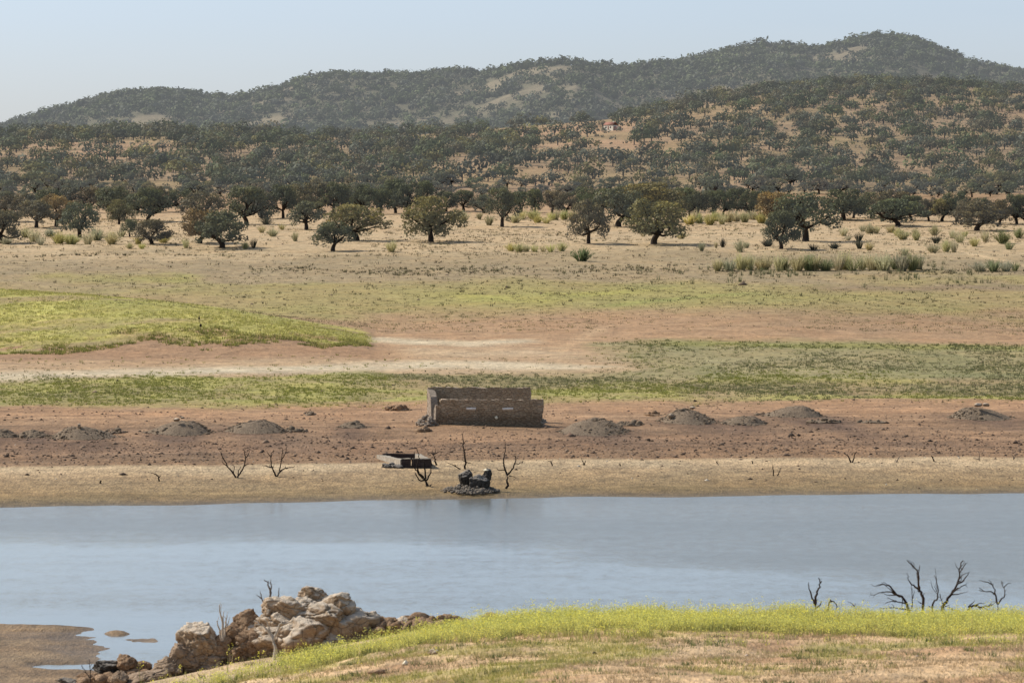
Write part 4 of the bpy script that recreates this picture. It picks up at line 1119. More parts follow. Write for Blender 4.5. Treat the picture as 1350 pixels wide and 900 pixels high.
# ------------------------------------------------------------------ ruined building
def wall_mesh(name, L_, T_, Ht, seed, topfn, holes=(), nx=None, mats=(M_MASON,), endrag=(.0, .0)):
    """rough masonry wall, L_ long in x, T_ thick in y, its top following topfn(s in 0..1); holes are (x0,x1,z0,z1)"""
    dx = .14; nx = max(4, int(L_ / dx)); nz = max(4, int(Ht / .13))
    xs = np.linspace(0, L_, nx + 1); bm = bmesh.new()
    def P(i, j, yv):
        s = i / nx; zt = topfn(s) * Ht
        zf = -.5 + (zt + .5) * j / nz
        xx = xs[i]
        # ragged ends
        if s < .08: xx += (1 - s / .08) * endrag[0] * (fbm(np.array([zf * 2.3 + seed]), np.array([yv * 2]), 3, seed)[0] - .2)
        if s > .92: xx -= (1 - (1 - s) / .08) * endrag[1] * (fbm(np.array([zf * 2.3 + seed]), np.array([yv * 2]), 3, seed + 5)[0] - .2)
        n = fbm(np.array([xx * 2.6]), np.array([zf * 4.0 + yv * 7]), 3, seed)[0] - .5
        return Vector((xx, yv + (1 if yv > 0 else -1) * n * .10, zf + (fbm(np.array([xx * 3.]), np.array([yv * 3]), 3, seed + 3)[0] - .5) * .12 * (j == nz)))
    front = {}; back = {}
    for i in range(nx + 1):
        for j in range(nz + 1):
            front[i, j] = bm.verts.new(P(i, j, -T_ / 2)); back[i, j] = bm.verts.new(P(i, j, T_ / 2))
    def inhole(i, j):
        xc = (xs[i] + xs[i + 1]) / 2; zc = -.5 + (topfn((i + .5) / nx) * Ht + .5) * (j + .5) / nz
        return any(a < xc < b and c < zc < d for a, b, c, d in holes)
    hole = {(i, j): inhole(i, j) for i in range(nx) for j in range(nz)}
    for (i, j), h in hole.items():
        if h: continue
        bm.faces.new((front[i, j], front[i + 1, j], front[i + 1, j + 1], front[i, j + 1]))
        bm.faces.new((back[i + 1, j], back[i, j], back[i, j + 1], back[i + 1, j + 1]))
        for di, dj, A, B in ((-1, 0, (i, j), (i, j + 1)), (1, 0, (i + 1, j + 1), (i + 1, j)), (0, -1, (i + 1, j), (i, j)), (0, 1, (i, j + 1), (i + 1, j + 1))):
            nb_ = (i + di, j + dj)
            if nb_ not in hole or hole[nb_]:
                bm.faces.new((front[A], front[B], back[B], back[A])) if False else bm.faces.new((front[B], front[A], back[A], back[B]))
    bmesh.ops.recalc_face_normals(bm, faces=bm.faces)
    me = bpy.data.meshes.new(name); bm.to_mesh(me); bm.free()
    for m_ in mats: me.materials.append(m_)
    return me

def jag(seed, lo, drops=()):
    def f(s):
        v = 1 - lo * (fbm(np.array([s * 9.]), np.array([seed * 1.7]), 3, seed)[0])
        for a, b, k in drops:
            if a <= s <= b: v = min(v, k)
        return v
    return f

pF = G(575.5, 560); pR = G(717, 562)
ruin = bpy.data.objects.new('ruined_house', None); col.objects.link(ruin)
LW = 9.55; TH = R(-3.0)
ruin.location = pF; ruin.rotation_euler = (0, 0, TH)
tag(ruin, 'roofless stone house ruin with two narrow slits standing on the bare bank', 'ruin')
k_r = F / pF.y
hF = 34.5 / k_r
sl = [(39.5 / k_r, 52 / k_r, 20.0 / k_r, 23.2 / k_r), (87.5 / k_r, 101 / k_r, 20.0 / k_r, 23.2 / k_r)]
fw = link('front_wall', wall_mesh('front_wall', LW, .55, hF, 3, jag(2, .05, [(.0, .02, .95)]), sl, endrag=(.7, .7)), ruin, (0, .28, 0)); fw['label'] = 'dark front wall with two pale slits'
for (a, b, c0, d0) in sl:
    rs = np.random.default_rng(int(a * 90)); V = np.array([(X, Y, Z) for X in (0, .5, 1) for Y in (0, 1) for Z in (0, 1)], float) * (b - a + .04, .42, .19) + rs.normal(size=(12, 3)) * .015
    Q = [(0, 2, 3, 1), (8, 9, 11, 10), (0, 1, 5, 4), (4, 5, 9, 8), (2, 6, 7, 3), (6, 10, 11, 7), (1, 3, 7, 5), (5, 7, 11, 9), (0, 4, 6, 2), (4, 8, 10, 6)]
    link('slit_light', mesh_np('slit_light', V, [Q], [M_SLITLIGHT]), fw, (a - .02, -.36, c0 + .01))  # added pale block in place of bright light through the slit
V, T = rock(71, (.28, .25, .3), 3, 10, .05); pb = link('stone_block', mesh_np('stone_block', V, [T], [M_PALE]), fw, (79 / k_r, -.28, 10 / k_r)); pb['label'] = 'single pale yellow block low in the front wall'
DB = 5.7; SK = -1.3; SKA = math.atan2(-SK, DB)
link('back_wall', wall_mesh('back_wall', LW - .1, .55, 3.22, 7, jag(8, .05, [(.36, .375, .96), (.72, .74, .93)]), endrag=(.3, .4)), ruin, (SK, DB, 0))
e1 = link('end_wall', wall_mesh('end_wall', DB - .6, .6, 3.05, 11, lambda s: np.interp(s, [0, .1, .2, .26, .52, .6, .8, 1], [.62, .60, .45, .16, .18, .8, .95, 1.]) - .06 * fbm(np.array([s * 12]), np.array([1.]), 3, 4)[0], mats=(M_CUT,), endrag=(.2, .1)), ruin, (.2, .58, 0)); e1.rotation_euler = (0, 0, R(90) + SKA); e1['label'] = 'broken sunlit end wall with a doorway gap'
e2 = link('end_wall', wall_mesh('end_wall', DB - .6, .55, 2.2, 13, lambda s: np.interp(s, [0, .15, .5, .8, 1], [.7, .45, .3, .5, .72]) - .06 * fbm(np.array([s * 12]), np.array([1.]), 3, 6)[0], mats=(M_MASON,)), ruin, (LW - .45, .58, 0)); e2.rotation_euler = (0, 0, R(90) + SKA); e2['label'] = 'low collapsed end wall'
# rubble at the foot of the ruin
def rubble_mesh(name, seed, w, dpt, h, n, s0, mat, level=2):
    rng = np.random.default_rng(seed); g = Geo()
    V, T = rock(seed + 50, (w * .98, dpt * .98, max(h * 1.1, .25)), 3, 14, .06); g.add(V, None, T)
    for _ in range(n):
        a = rng.uniform(0, 6.28); r = math.sqrt(rng.uniform(0, 1)); s = rng.lognormal(math.log(s0), .35)
        V, T = rock(int(rng.integers(1e6)), (s * rng.uniform(.8, 1.4), s * rng.uniform(.8, 1.3), s * rng.uniform(.6, 1)), level, 9, .05)
        g.add(V + (math.cos(a) * r * w / 2, math.sin(a) * r * dpt / 2, h * (1 - r ** 2) * rng.uniform(.55, 1)), None, T)
    return g.mesh(name, [mat])
rr = link('rubble_heap', rubble_mesh('rubble_heap', 5, 1.9, 3.2, .8, 90, .25, M_CUT), None, G(563, 560)); tag(rr, 'grey tumbled stones below the broken end wall of the ruin', 'rubble')
rr = link('clay_lump', rubble_mesh('clay_lump', 6, 1.3, 1.6, .3, 26, .32, M_BROWNROCK), None, G(558, 568)); tag(rr, 'rusty brown clay lump in front of the ruin corner', 'clay lump')
rr = link('rubble_heap', rubble_mesh('rubble_heap', 8, 1.9, 2., .5, 40, .24, M_CUT), None, ruin.matrix_basis @ Vector((LW - .7, DB - .4, -.05))); tag(rr, 'fallen stones beside the far end of the ruin back wall', 'rubble')
p = G(524, 541); rr = link('clay_bank', rubble_mesh('clay_bank', 9, 2.6, 1.6, .5, 44, .36, M_BROWNROCK), None, p); tag(rr, 'broken orange clay bank left of the ruin', 'clay bank')

# ------------------------------------------------------------------ rubble mounds
def heap(px, py, w, h, label, seed, pale=None, tail=0):
    p = G(px, py); k = F / p.y; W_ = w * 1.32 / k; Hh = h * .74 / k
    rng = np.random.default_rng(seed); sk = rng.uniform(-.35, .35, 2)
    nr, na = 26, 64; V = []; 
    for i in range(nr + 1):
        r = i / nr
        for j in range(na):
            a = j / na * 2 * np.pi; V.append((math.cos(a) * r, math.sin(a) * r))
    V = np.array(V); r = np.hypot(V[:, 0], V[:, 1])
    e = 1 + .22 * (fbm(np.cos(np.arctan2(V[:, 1], V[:, 0])) * 1.5 + seed, np.sin(np.arctan2(V[:, 1], V[:, 0])) * 1.5, 3, seed) - .5)
    x = (V[:, 0] + sk[0] * (1 - r)) * e * W_ / 2; y = (V[:, 1] + sk[1] * (1 - r)) * e * W_ / 2 * 1.05
    zz = Hh * .92 * (1 - np.clip(r, 0, 1) ** 2) ** 1.5 * (.82 + .4 * fbm(x * 1.1 + seed, y * 1.1, 3, seed)) + (fbm(x * 5, y * 5, 3, seed + 1) - .5) * .2 * (1 - r ** 4) - .12 * r ** 6
    gz = terrain(x + p.x, y + p.y) - p.z
    P = np.stack([x, y, zz + gz], 1); Q = []
    for i in range(nr):
        for j in range(na):
            k2 = (j + 1) % na; Q.append((i * na + j, i * na + k2, (i + 1) * na + k2, (i + 1) * na + j))
    g = Geo(); g.add(P, Q)
    n = int(260 * W_ / 4)
    for _ in range(n):
        a = rng.uniform(0, 6.28); rr_ = rng.uniform(0, 1.12) ** .7; s = rng.lognormal(math.log(.105), .5)
        Vr, T = rock(int(rng.integers(1e6)), (s * 1.3, s, s * .8), 1, 7, .0)
        xx, yy = (math.cos(a) * rr_ + sk[0] * max(0, 1 - rr_)) * W_ / 2, (math.sin(a) * rr_ + sk[1] * max(0, 1 - rr_)) * W_ / 2
        zq = Hh * .92 * (1 - min(rr_, 1) ** 2) ** 1.5 * .99 + zat(xx + p.x, yy + p.y) - p.z
        g.add(Vr + (xx, yy, zq), None, T)
    o = link('rubble_mound', g.mesh('rubble_mound', [M_GRAVEL]), None, p); tag(o, label, 'mound', 'rubble mounds in a line along the bank')
    if pale:
        for (ax, az, sw, sh) in pale:
            Vr, T = rock(int(ax * 7 + 300), (sw / k, sw / k * .8, sh / k), 3, 10, .06)
            c_ = link('boulder', mesh_np('boulder', Vr, [T], [M_ROCK]), o, (ax / k, -W_ * .18, az / k))
    return o
HEAPS = [(3, 575, 34, 13, 'small rubble mound cut off by the left picture edge', 1, None), (45, 575, 38, 11, 'low reddish rubble mound beside the one at left edge', 2, None),
         (112, 575, 72, 19, 'wide rubble mound with one pale stone, beside the low reddish mound', 3, [(-6, 14, 6, 6)]), (236, 570, 70, 22, 'rubble mound topped with pale stones above two bare shrubs', 4, [(-2, 18, 8, 5), (6, 20, 5, 3)]),
         (336, 568, 70, 20, 'dark rubble mound directly above the twin bare shrubs', 5, None), (465, 563, 34, 10, 'low grey rubble mound left of the ruined house', 6, None),
         (783, 570, 76, 25, 'largest dark round rubble mound, right of the ruined house', 7, None), (908, 556, 62, 23, 'rubble mound with white boulder at its foot', 8, [(-24, 8, 8, 6), (4, 19, 7, 4)]),
         (980, 557, 50, 13, 'small low rubble mound between two higher ones', 9, None), (1043, 547, 68, 17, 'dark rubble mound spilling a dark fan downhill', 10, None), (1292, 551, 68, 20, 'rubble mound with pale crest near the right picture edge', 11, [(-4, 18, 10, 5), (6, 18, 9, 5)])]
for h_ in HEAPS: heap(*h_)
# clod strips trailing from the mounds
for px, py, w, n, lab in [(388, 568, 44, 34, 'dark clod strip trailing from the dark mound above twin shrubs'), (150, 570, 34, 22, 'dark clod strip beside the wide mound with pale stone'), (832, 560, 40, 46, 'dark broken earth ridge beside the largest round mound'),
                          (1085, 556, 50, 30, 'dark earth ledge below the fan of the spilling mound'), (862, 547, 30, 18, 'pale and orange stones beside the white-boulder mound'), (410, 546, 18, 10, 'single small dark clod pile on the orange strip'), (1150, 557, 40, 18, 'thin dark earth ledge on the bare right bank')]:
    p = G(px, py); k = F / p.y
    rr = link('earth_clods', rubble_mesh('earth_clods', int(px), w / k, 3.0, .28, n, .25, M_GRAVEL if 'dark' in lab else M_BROWNROCK), None, p); tag(rr, lab, 'earth clods')

# ------------------------------------------------------------------ watering trough ruin
pA = G(529, 616.5); k = F / pA.y
tro = bpy.data.objects.new('stone_trough', None); col.objects.link(tro); tro.location = pA
tag(tro, 'broken low stone trough with pale rim and dark front on the mud shore', 'trough')
def slab(name, pts, z0, z1, mat, parent, seed, lab=None):
    """upright slab on a plan polygon with slightly worn edges"""
    bm = bmesh.new(); vs = [bm.verts.new((a, b, z0)) for a, b in pts]; f = bm.faces.new(vs)
    r = bmesh.ops.extrude_face_region(bm, geom=[f]); up = [v for v in r['geom'] if isinstance(v, bmesh.types.BMVert)]
    for v in up: v.co.z = z1
    bmesh.ops.recalc_face_normals(bm, faces=bm.faces)
    bmesh.ops.subdivide_edges(bm, edges=bm.edges[:], cuts=3, use_grid_fill=True)
    rng = np.random.default_rng(seed)
    for v in bm.verts: v.co += Vector(rng.normal(size=3) * .018)
    me = bpy.data.meshes.new(name); bm.to_mesh(me); bm.free(); me.materials.append(mat)
    o = link(name, me, parent)
    if lab: o['label'] = lab
    return o
fwid = 39 / k; fh_ = 11.5 / k; LX, LY = -35 / k, 7.6
slab('front_wall', [(0, 0), (.75, 0), (.75, .45), (0, .45)], -.3, fh_, M_DKCONC, tro, 1)
slab('front_wall', [(.83, .0), (fwid, .0), (fwid, .45), (.83, .45)], -.3, fh_, M_DKCONC, tro, 2)
slab('rim', [(0.02, .02), (.73, .02), (.73, .44), (.02, .44)], fh_ + .003, fh_ + .05, M_CONC, tro, 3)
slab('rim', [(.85, .02), (fwid - .02, .02), (fwid - .02, .44), (.85, .44)], fh_ + .003, fh_ + .05, M_CONC, tro, 4)
gz = zat(pA.x + LX, pA.y + LY) - pA.z
def sidewall(x0, y0, x1, y1, t, h0, h1, mat, seed):
    bm = bmesh.new(); n = 16; rng = np.random.default_rng(seed)
    rows = []
    for i in range(n + 1):
        s = i / n; X = x0 + (x1 - x0) * s; Y = y0 + (y1 - y0) * s; zt = h0 + (h1 - h0) * s
        rows.append([bm.verts.new((X - t / 2 + rng.normal() * .02, Y, -.4)), bm.verts.new((X - t / 2 + rng.normal() * .02, Y, zt + rng.normal() * .02)),
                     bm.verts.new((X + t / 2 + rng.normal() * .02, Y, zt + rng.normal() * .02)), bm.verts.new((X + t / 2, Y, -.4))])
    for a, b in zip(rows, rows[1:]):
        for j in range(3): bm.faces.new((a[j], a[j + 1], b[j + 1], b[j]))
    bm.faces.new(rows[0]); bm.faces.new(rows[-1][::-1]); bmesh.ops.recalc_face_normals(bm, faces=bm.faces)
    me = bpy.data.meshes.new('side_wall'); bm.to_mesh(me); bm.free(); me.materials.append(mat)
    return link('side_wall', me, tro)
sidewall(.18, .5, LX + .2, LY, .5, fh_ * .9, gz + .3, M_CONC, 5)
sidewall(fwid - .25, .5, fwid - .25 - .9, LY * .8, .45, fh_ * .95, gz + .45, M_CONC, 6)
slab('back_wall', [(LX + .5, LY - .4), (fwid - 1.1, LY - .9), (fwid - 1.1, LY - .5), (LX + .5, LY)], gz - .3, gz + .42, M_DKCONC, tro, 7)
slab('silt_floor', [(.5, .5), (fwid - .6, .5), (fwid - 1.3, LY - 1), (LX + 1., LY - .6)], -.2, .12, M_CONC, tro, 8)
p = G(515, 616); rr = link('fallen_slabs', rubble_mesh('fallen_slabs', 12, 1.5, .8, .22, 16, .34, M_DARKROCK, 3), None, p); tag(rr, 'dark fallen stones at the left foot of the trough', 'stones')

# ------------------------------------------------------------------ boulders at the water
p = G(620, 647); k = F / p.y
rr = link('pebble_bank', rubble_mesh('pebble_bank', 15, 76 / k, 7., .5, 420, .17, M_PEBBLE), None, p); tag(rr, 'low bank of pebbles under three dark boulders at the waterline', 'pebbles')
for px, py, w, h, d_, lab, s in [(615.5, 627, 20, 21, .5, 'dark upright boulder behind two others on the pebble bank', 131), (631, 634.5, 30, 25, -.6, 'wide dark boulder, frontmost on the pebble bank', 142), (641.5, 629, 16, 21, .35, 'dark boulder with a white top on the pebble bank', 153)]:
    P0 = at_d(px, py, p.y + d_)
    V, T = rock(s, (w / k, w / k * .8, h / k * 1.08), 5, 16, .07, .72)
    o = link('boulder', mesh_np('boulder', V, [T], [M_DARKROCK], None, False), None, P0); tag(o, lab, 'boulder', 'dark boulders on the pebble bank')
    if s == 153:
        V, T = rock(35, (.5, .5, .16), 3, 10, .05); c_ = link('crust', mesh_np('crust', V, [T], [M_PALE]), o, (-.05, -.05, h / k * .47)); c_['label'] = 'white crust'

# ------------------------------------------------------------------ dead trees
def dead(px, py, branches, label, mat, seed, cat='dead tree', d=None, twigs=2, thick=1., group=None, name='dead_tree', sink=.15):
    p = at_d(px, py, d) if d else G(px, py)
    k = F / p.y; rng = np.random.default_rng(seed); g = Geo()
    for br in branches:
        r0 = br[0] * thick / k; pts_ = br[1:]
        P3 = []; yy = 0
        for i, (a, b) in enumerate(pts_):
            if i: yy += rng.normal() * .35 * math.hypot(a - pts_[i - 1][0], b - pts_[i - 1][1]) / k
            P3.append((a / k, yy if i or (a == 0 and b == 0) else rng.normal() * .05, -b / k))
        if pts_[0] == (0, 0): P3[0] = (0, 0, -sink)
        S = smooth_path(P3, 4); S = S + np.concatenate([[np.zeros(3)], rng.normal(size=(len(S) - 1, 3)) * (r0 * .35)])
        rad = np.linspace(r0, max(r0 * .28, .25 / k), len(S))
        tube(g, S, rad, 6)
        Ln = np.linalg.norm(S[-1] - S[0])
        for _ in range(twigs if Ln * k > 12 else 0):
            i = int(rng.integers(len(S) // 3, len(S))); a = S[min(i, len(S) - 1)]; dr = S[min(i, len(S) - 1)] - S[max(i - 2, 0)]; dr = dr / (np.linalg.norm(dr) + 1e-6)
            e = a + (dr + rng.normal(size=3) * .7 + np.array([0, 0, .25])) * Ln * rng.uniform(.05, .11)
            q_ = smooth_path([a, (a + e) / 2 + rng.normal(size=3) * Ln * .02, e], 3); tube(g, q_, np.linspace(rad[min(i, len(S) - 1)] * .6, .2 / k, len(q_)), 4)
    o = link(name, g.mesh(name, [mat], None, True), None, p); tag(o, label, cat, group)
    return o
dead(312, 629.5, [(1.3, (0, 0), (-6, -8), (-12, -15), (-18, -26), (-21, -34)), (1.2, (0, 0), (5, -7), (9.6, -15), (12, -26), (10, -37)), (.8, (12, -26), (15, -30), (17, -35)), (.7, (-12, -15), (-17, -19), (-20, -22)), (.8, (2, -4), (3, -10), (6, -15)), (.6, (-4, -6), (-3, -14), (-6, -18)), (.6, (9.6, -15), (14, -18), (17, -18))],
     'bare V-shaped dead shrub, left one of the pair on the mud', M_DEAD, 1, twigs=3)
dead(364, 628, [(1.3, (0, 0), (-3, -7), (-5, -12), (-7, -26), (-3, -36)), (1.0, (-5, -12), (-12, -14), (-18, -15)), (1.1, (0, 0), (4, -6), (7, -22), (9, -38)), (1.0, (3, -4), (10, -10), (18, -12), (25, -14)), (.7, (-7, -26), (-12, -33)), (.7, (7, -22), (12, -30), (14, -40))],
     'bare sprawling dead shrub, right one of the pair on the mud', M_DEAD, 2, twigs=3)
dead(564.4, 640.8, [(2.1, (0, 0), (-2, -5), (-3.5, -9)), (1.4, (-3.5, -9), (-11, -14), (-15, -21), (-18.5, -27), (-19, -46)), (1.3, (-6, -12), (-13, -19), (-13.5, -30), (-12, -40), (-15, -52)), (1.3, (-3, -10), (-5, -25), (-5.5, -34)), (1.2, (-2, -8), (3, -18), (5, -27)), (1.2, (-3.5, -8), (-11, -8), (-16, -15), (-17, -19)), (.9, (5, -27), (4, -34)), (1.2, (0, 0), (3, -1), (5, -2.5))],
     'black forked dead tree standing in front of the trough', M_DEAD, 3, twigs=1)
dead(575.5, 613, [(1.4, (0, 0), (-2, -8), (-4, -14)), (.9, (-4, -14), (-7, -16), (-12, -16)), (.7, (-4, -14), (-2, -18), (-1, -22)), (.7, (-4, -14), (3, -18), (9, -18)), (.7, (-4, -14), (-6, -20))], 'leaning dead stick with twiggy head behind the trough', M_DEAD, 4, twigs=1)
dead(612, 618, [(1.5, (0, 0), (1.5, -9), (.5, -22), (-1, -33), (-2, -46)), (1.1, (0, 0), (-5, 0), (-13, -5), (-23, -9.5)), (.6, (-1, -33), (3, -38)), (.6, (-1, -33), (-8, -36)), (.7, (1.5, -9), (6, -8), (11, -7)), (.6, (1.5, -9), (-3, -13))], 'tall straight dead sapling behind the dark boulders', M_DEAD, 5, d=None, twigs=3)
dead(669, 644, [(1.9, (0, 0), (0, -9), (-.5, -18)), (1.3, (-.5, -18), (-4, -30), (-5, -36), (-3.5, -49), (-2.5, -59)), (1.1, (-.5, -18), (6, -26), (10, -36), (11, -42), (9, -45)), (.7, (10, -33), (15, -33), (20, -36)), (.6, (19, -33), (20.5, -37)), (.7, (-4, -25), (-12, -25), (-14, -27)), (.7, (2, -17), (8, -16), (12, -14)), (.7, (2, -19), (7, -26))],
     'tall Y-shaped dead tree beside the dark boulders at the waterline', M_DEAD, 6, twigs=2)
dead(1123, 609.5, [(1.2, (0, 0), (-5, -9), (-9, -12)), (1.1, (0, 0), (3, -9), (5, -13))], 'small dark V-shaped dead shrub on the right mud shore', M_DEAD, 7, twigs=2)
dead(1020, 627, [(.9, (0, 0), (-1, -8), (-2, -16)), (.8, (5, 0), (8, -6), (10, -10))], 'pair of thin dead sticks on the mud below the white-boulder mound', M_DEAD, 8, twigs=1, sink=0)
dead(1182, 609, [(.9, (0, 0), (2, -5), (5, -9)), (.6, (0, 0), (-1, -4))], 'short pale leaning dead stick beside the small V-shaped shrub', M_GREYDEAD, 9, twigs=0)
dead(1232, 608, [(1.2, (0, 0), (-2, -4), (-5, -9))], 'short dark leaning stump on the right mud shore', M_DEAD, 10, twigs=0)
dead(1291, 607, [(.6, (0, 0), (0, -8), (-1, -13)), (.6, (0, -2), (-8, -3))], 'very thin upright dead twig near the right edge of the mud', M_GREYDEAD, 11, twigs=2)
dead(1337, 606, [(.7, (0, 0), (-1, -4), (-3, -7)), (.7, (0, -2), (2, -6))], 'tiny Y-shaped dead twig at the right edge of the mud', M_GREYDEAD, 12, twigs=0)
dead(728, 614, [(1.0, (0, 0), (-1, -4), (-3, -6), (-6, -6.5))], 'short hooked dead stick right of the Y-shaped dead tree', M_DEAD, 13, twigs=0)
dead(770, 613, [(.8, (0, 0), (-2, -5), (-4, -10)), (.9, (0, 0), (1.5, -4), (2, -6))], 'thin forked dead stick on the mud below the largest round mound', M_DEAD, 14, twigs=0)
dead(209.8, 634, [(1.3, (0, 0), (-.5, -4), (-1, -7)), (.8, (-1, -7), (-6, -10), (-11, -11)), (.7, (-.5, -5), (2, -7))], 'bent little dead stump left of the pair of bare shrubs', M_DEAD, 15, twigs=0)
dead(133, 637, [(1.6, (0, 0), (0, -2), (.5, -4))], 'stubby dark stump alone on the left mud shore', M_DEAD, 16, twigs=0, name='tree_stump', cat='stump')
for px, py, lab in [(818, 614, 'tiny dark stump on the mud below the largest round mound'), (946, 611, 'tiny dark stump on the mud below the white-boulder mound'), (992, 611, 'tiny dark stump left of the pair of thin sticks')]:
    dead(px, py, [(1.0, (0, 0), (-.5, -2), (-1, -3.5))], lab, M_DEAD, int(px), twigs=0, name='tree_stump', cat='stump')

# dead trees beyond the near bank, right
GR = 'blackened dead trees behind the yellow grass'
DR = 149.0
def sinkd(px): return 1.2
dead(1075.6, 806, [(2.8, (0, 0), (-.5, -10)), (1.9, (-.5, -8), (-6, -22), (-10, -38)), (2.2, (-.5, -10), (0, -22), (4, -31), (5.7, -38), (3.5, -46)), (1.4, (5.7, -38), (8, -41)), (1.6, (0, -5), (5, -9), (8, -14))], 'short forked dead tree, leftmost behind the yellow grass', M_TWIG, 21, d=DR, twigs=2, thick=.8, group=GR, sink=.9)
dead(1087, 806, [(1.4, (0, 0), (5, -9), (9, -14), (15, -11), (14, -1)), (1.0, (9, -14), (8, -17))], 'arched dead branch beside the short forked dead tree', M_TWIG, 22, d=DR, twigs=0, group=GR, sink=.9, name='dead_branch', cat='dead branch')
dead(1134, 805, [(.9, (0, 0), (-8, -6), (-17, -13)), (.6, (-8, -6), (-6, -10))], 'thin pale dead twig rising alone from the yellow grass', M_GREYDEAD, 23, d=DR, twigs=1, sink=.6, name='dead_branch', cat='dead branch')
dead(1204, 808, [(3.0, (0, 0), (-8, -13), (-22, -25), (-32, -36), (-45, -38)), (1.5, (-22, -25), (-36, -29), (-56, -24)), (1.5, (-8, -12), (-26, -17), (-38, -13)), (1.4, (-3, -4), (-26, -7), (-42, -6)), (1.0, (-14, -19), (-15, -8)), (.9, (-32, -36), (-40, -42)), (.9, (-26, -17), (-34, -20)), (1.2, (-2, -6), (-1, -20), (-3, -34)), (.8, (-1, -20), (2, -30))],
     'dead tree fanning low to the left behind the yellow grass', M_TWIG, 24, d=DR, twigs=6, thick=.68, group=GR, sink=.9)
dead(1215.7, 807, [(3.0, (0, 0), (0, -18), (-4.6, -30), (-6, -46), (-11.5, -60), (-22, -71)), (1.9, (-4.6, -30), (-12, -36), (-17, -41), (-19.5, -50)), (1.4, (-6, -46), (-4, -54), (-2, -62)), (1.1, (0, -18), (3, -26)), (1.0, (-1, -12), (-6, -15))], 'tallest dead tree behind the yellow grass, curving left at top', M_TWIG, 47, d=DR + .6, twigs=5, thick=.7, group=GR, sink=.9)
dead(1231.7, 808, [(2.1, (0, 0), (-3.4, -9), (1, -20), (3.4, -29), (1, -50)), (1.1, (-2, -7), (-8, -10)), (.9, (3.4, -29), (0, -36))], 'slim wavy dead stem between the two largest dead trees', M_TWIG, 26, d=DR, twigs=4, thick=.75, group=GR, sink=.9)
dead(1244, 807, [(3.3, (0, 0), (.5, -7), (5, -16), (11, -25), (17.7, -37), (22, -53), (24.6, -68)), (1.8, (17.7, -37), (26, -43), (32.6, -51)), (1.5, (11, -25), (20, -33), (31, -37)), (1.1, (22, -53), (27, -62), (31, -66)), (1.0, (.5, -7), (-2, -16), (-4, -24)), (1.0, (14, -29), (23, -30)), (.9, (2, -8), (8, -10))], 'thick dead tree leaning right with bristly twigs behind the yellow grass', M_TWIG, 27, d=DR, twigs=7, thick=.72, group=GR, sink=.9)
dead(1260.5, 808, [(2.0, (0, 0), (18, -8), (34, -9), (47, -12)), (1.1, (16, -8), (25, -16)), (1.0, (5, -3), (-6, -6), (-10, -9)), (.9, (34, -9), (42, -5)), (.9, (18, -8), (30, -13), (38, -12))], 'fallen dead branch lying low beside the thick leaning tree', M_TWIG, 28, d=DR, twigs=3, group=GR, sink=.7, name='dead_branch', cat='dead branch')
dead(1315.5, 807, [(2.4, (0, 0), (0, -11.5)), (1.8, (0, -11), (-3.4, -23), (-11.5, -27.5), (-25, -29)), (1.5, (-3.4, -23), (-4.6, -32), (-11.5, -43.6)), (1.2, (-8, -37), (-14, -40), (-24, -42)), (1.7, (0, -11), (5, -18), (9, -24), (6, -39)), (1.0, (7, -33), (12, -38), (17, -39)), (.9, (-18, -28), (-25, -33)), (.8, (6, -39), (4, -42))], 'small antler-shaped dead tree, rightmost behind the yellow grass', M_TWIG, 29, d=DR, twigs=4, thick=.72, group=GR, sink=.9)
# pale and grey ones at the rocks
dead(362, 866, [(3.4, (0, 0), (0, -12), (-1, -24)), (2.1, (-1, -22), (-7, -33), (-13, -39), (-27, -48)), (1.7, (-4, -28), (-8, -40), (-12, -51)), (2.0, (-1, -24), (4, -38), (8, -44), (15, -49)), (1.2, (8, -44), (20, -46), (24, -50)), (1.0, (-20, -43), (-28, -43))], 'bleached forked dead tree standing in front of the rock outcrop', M_PALEDEAD, 31, d=143., twigs=2, sink=.3)
dead(357, 795, [(1.8, (0, 0), (-1, -14), (-4, -24), (-8, -30)), (1.1, (-1, -14), (1, -24), (0, -30)), (1.2, (9, 0), (10, -10), (10, -20)), (1.2, (-6, 4), (-12, -6), (-14, -16)), (.8, (-12, -6), (-19, -12))], 'thin grey dead shrub rising behind the top of the outcrop', M_GREYDEAD, 32, d=149.2, twigs=3, sink=.4, cat='dead shrub', name='dead_shrub')
dead(294, 838, [(1.9, (0, 0), (-1, -18), (-4, -30), (-5.5, -42)), (1.6, (0, 0), (3, -15), (5, -28)), (1.4, (0, 0), (-6, -14), (-8, -20)), (1.0, (5, -14), (9, -24)), (1.0, (-1, -18), (1, -32)), (.9, (2, -10), (10, -16))], 'pale wispy dead shrub between the round boulder and rubble', M_PALEDEAD, 33, d=147., twigs=3, sink=.4, cat='dead shrub', name='dead_shrub')
dead(119, 900, [(.9, (0, 0), (0, -16), (-1, -32)), (.8, (0, -6), (-6, -14), (-12, -24)), (.6, (-6, -14), (-10, -15)), (.6, (0, -16), (6, -24))], 'spindly dark twig bush beside the sandbar', M_TWIG, 34, d=144., twigs=4, sink=.6, cat='dead shrub', name='dead_shrub')

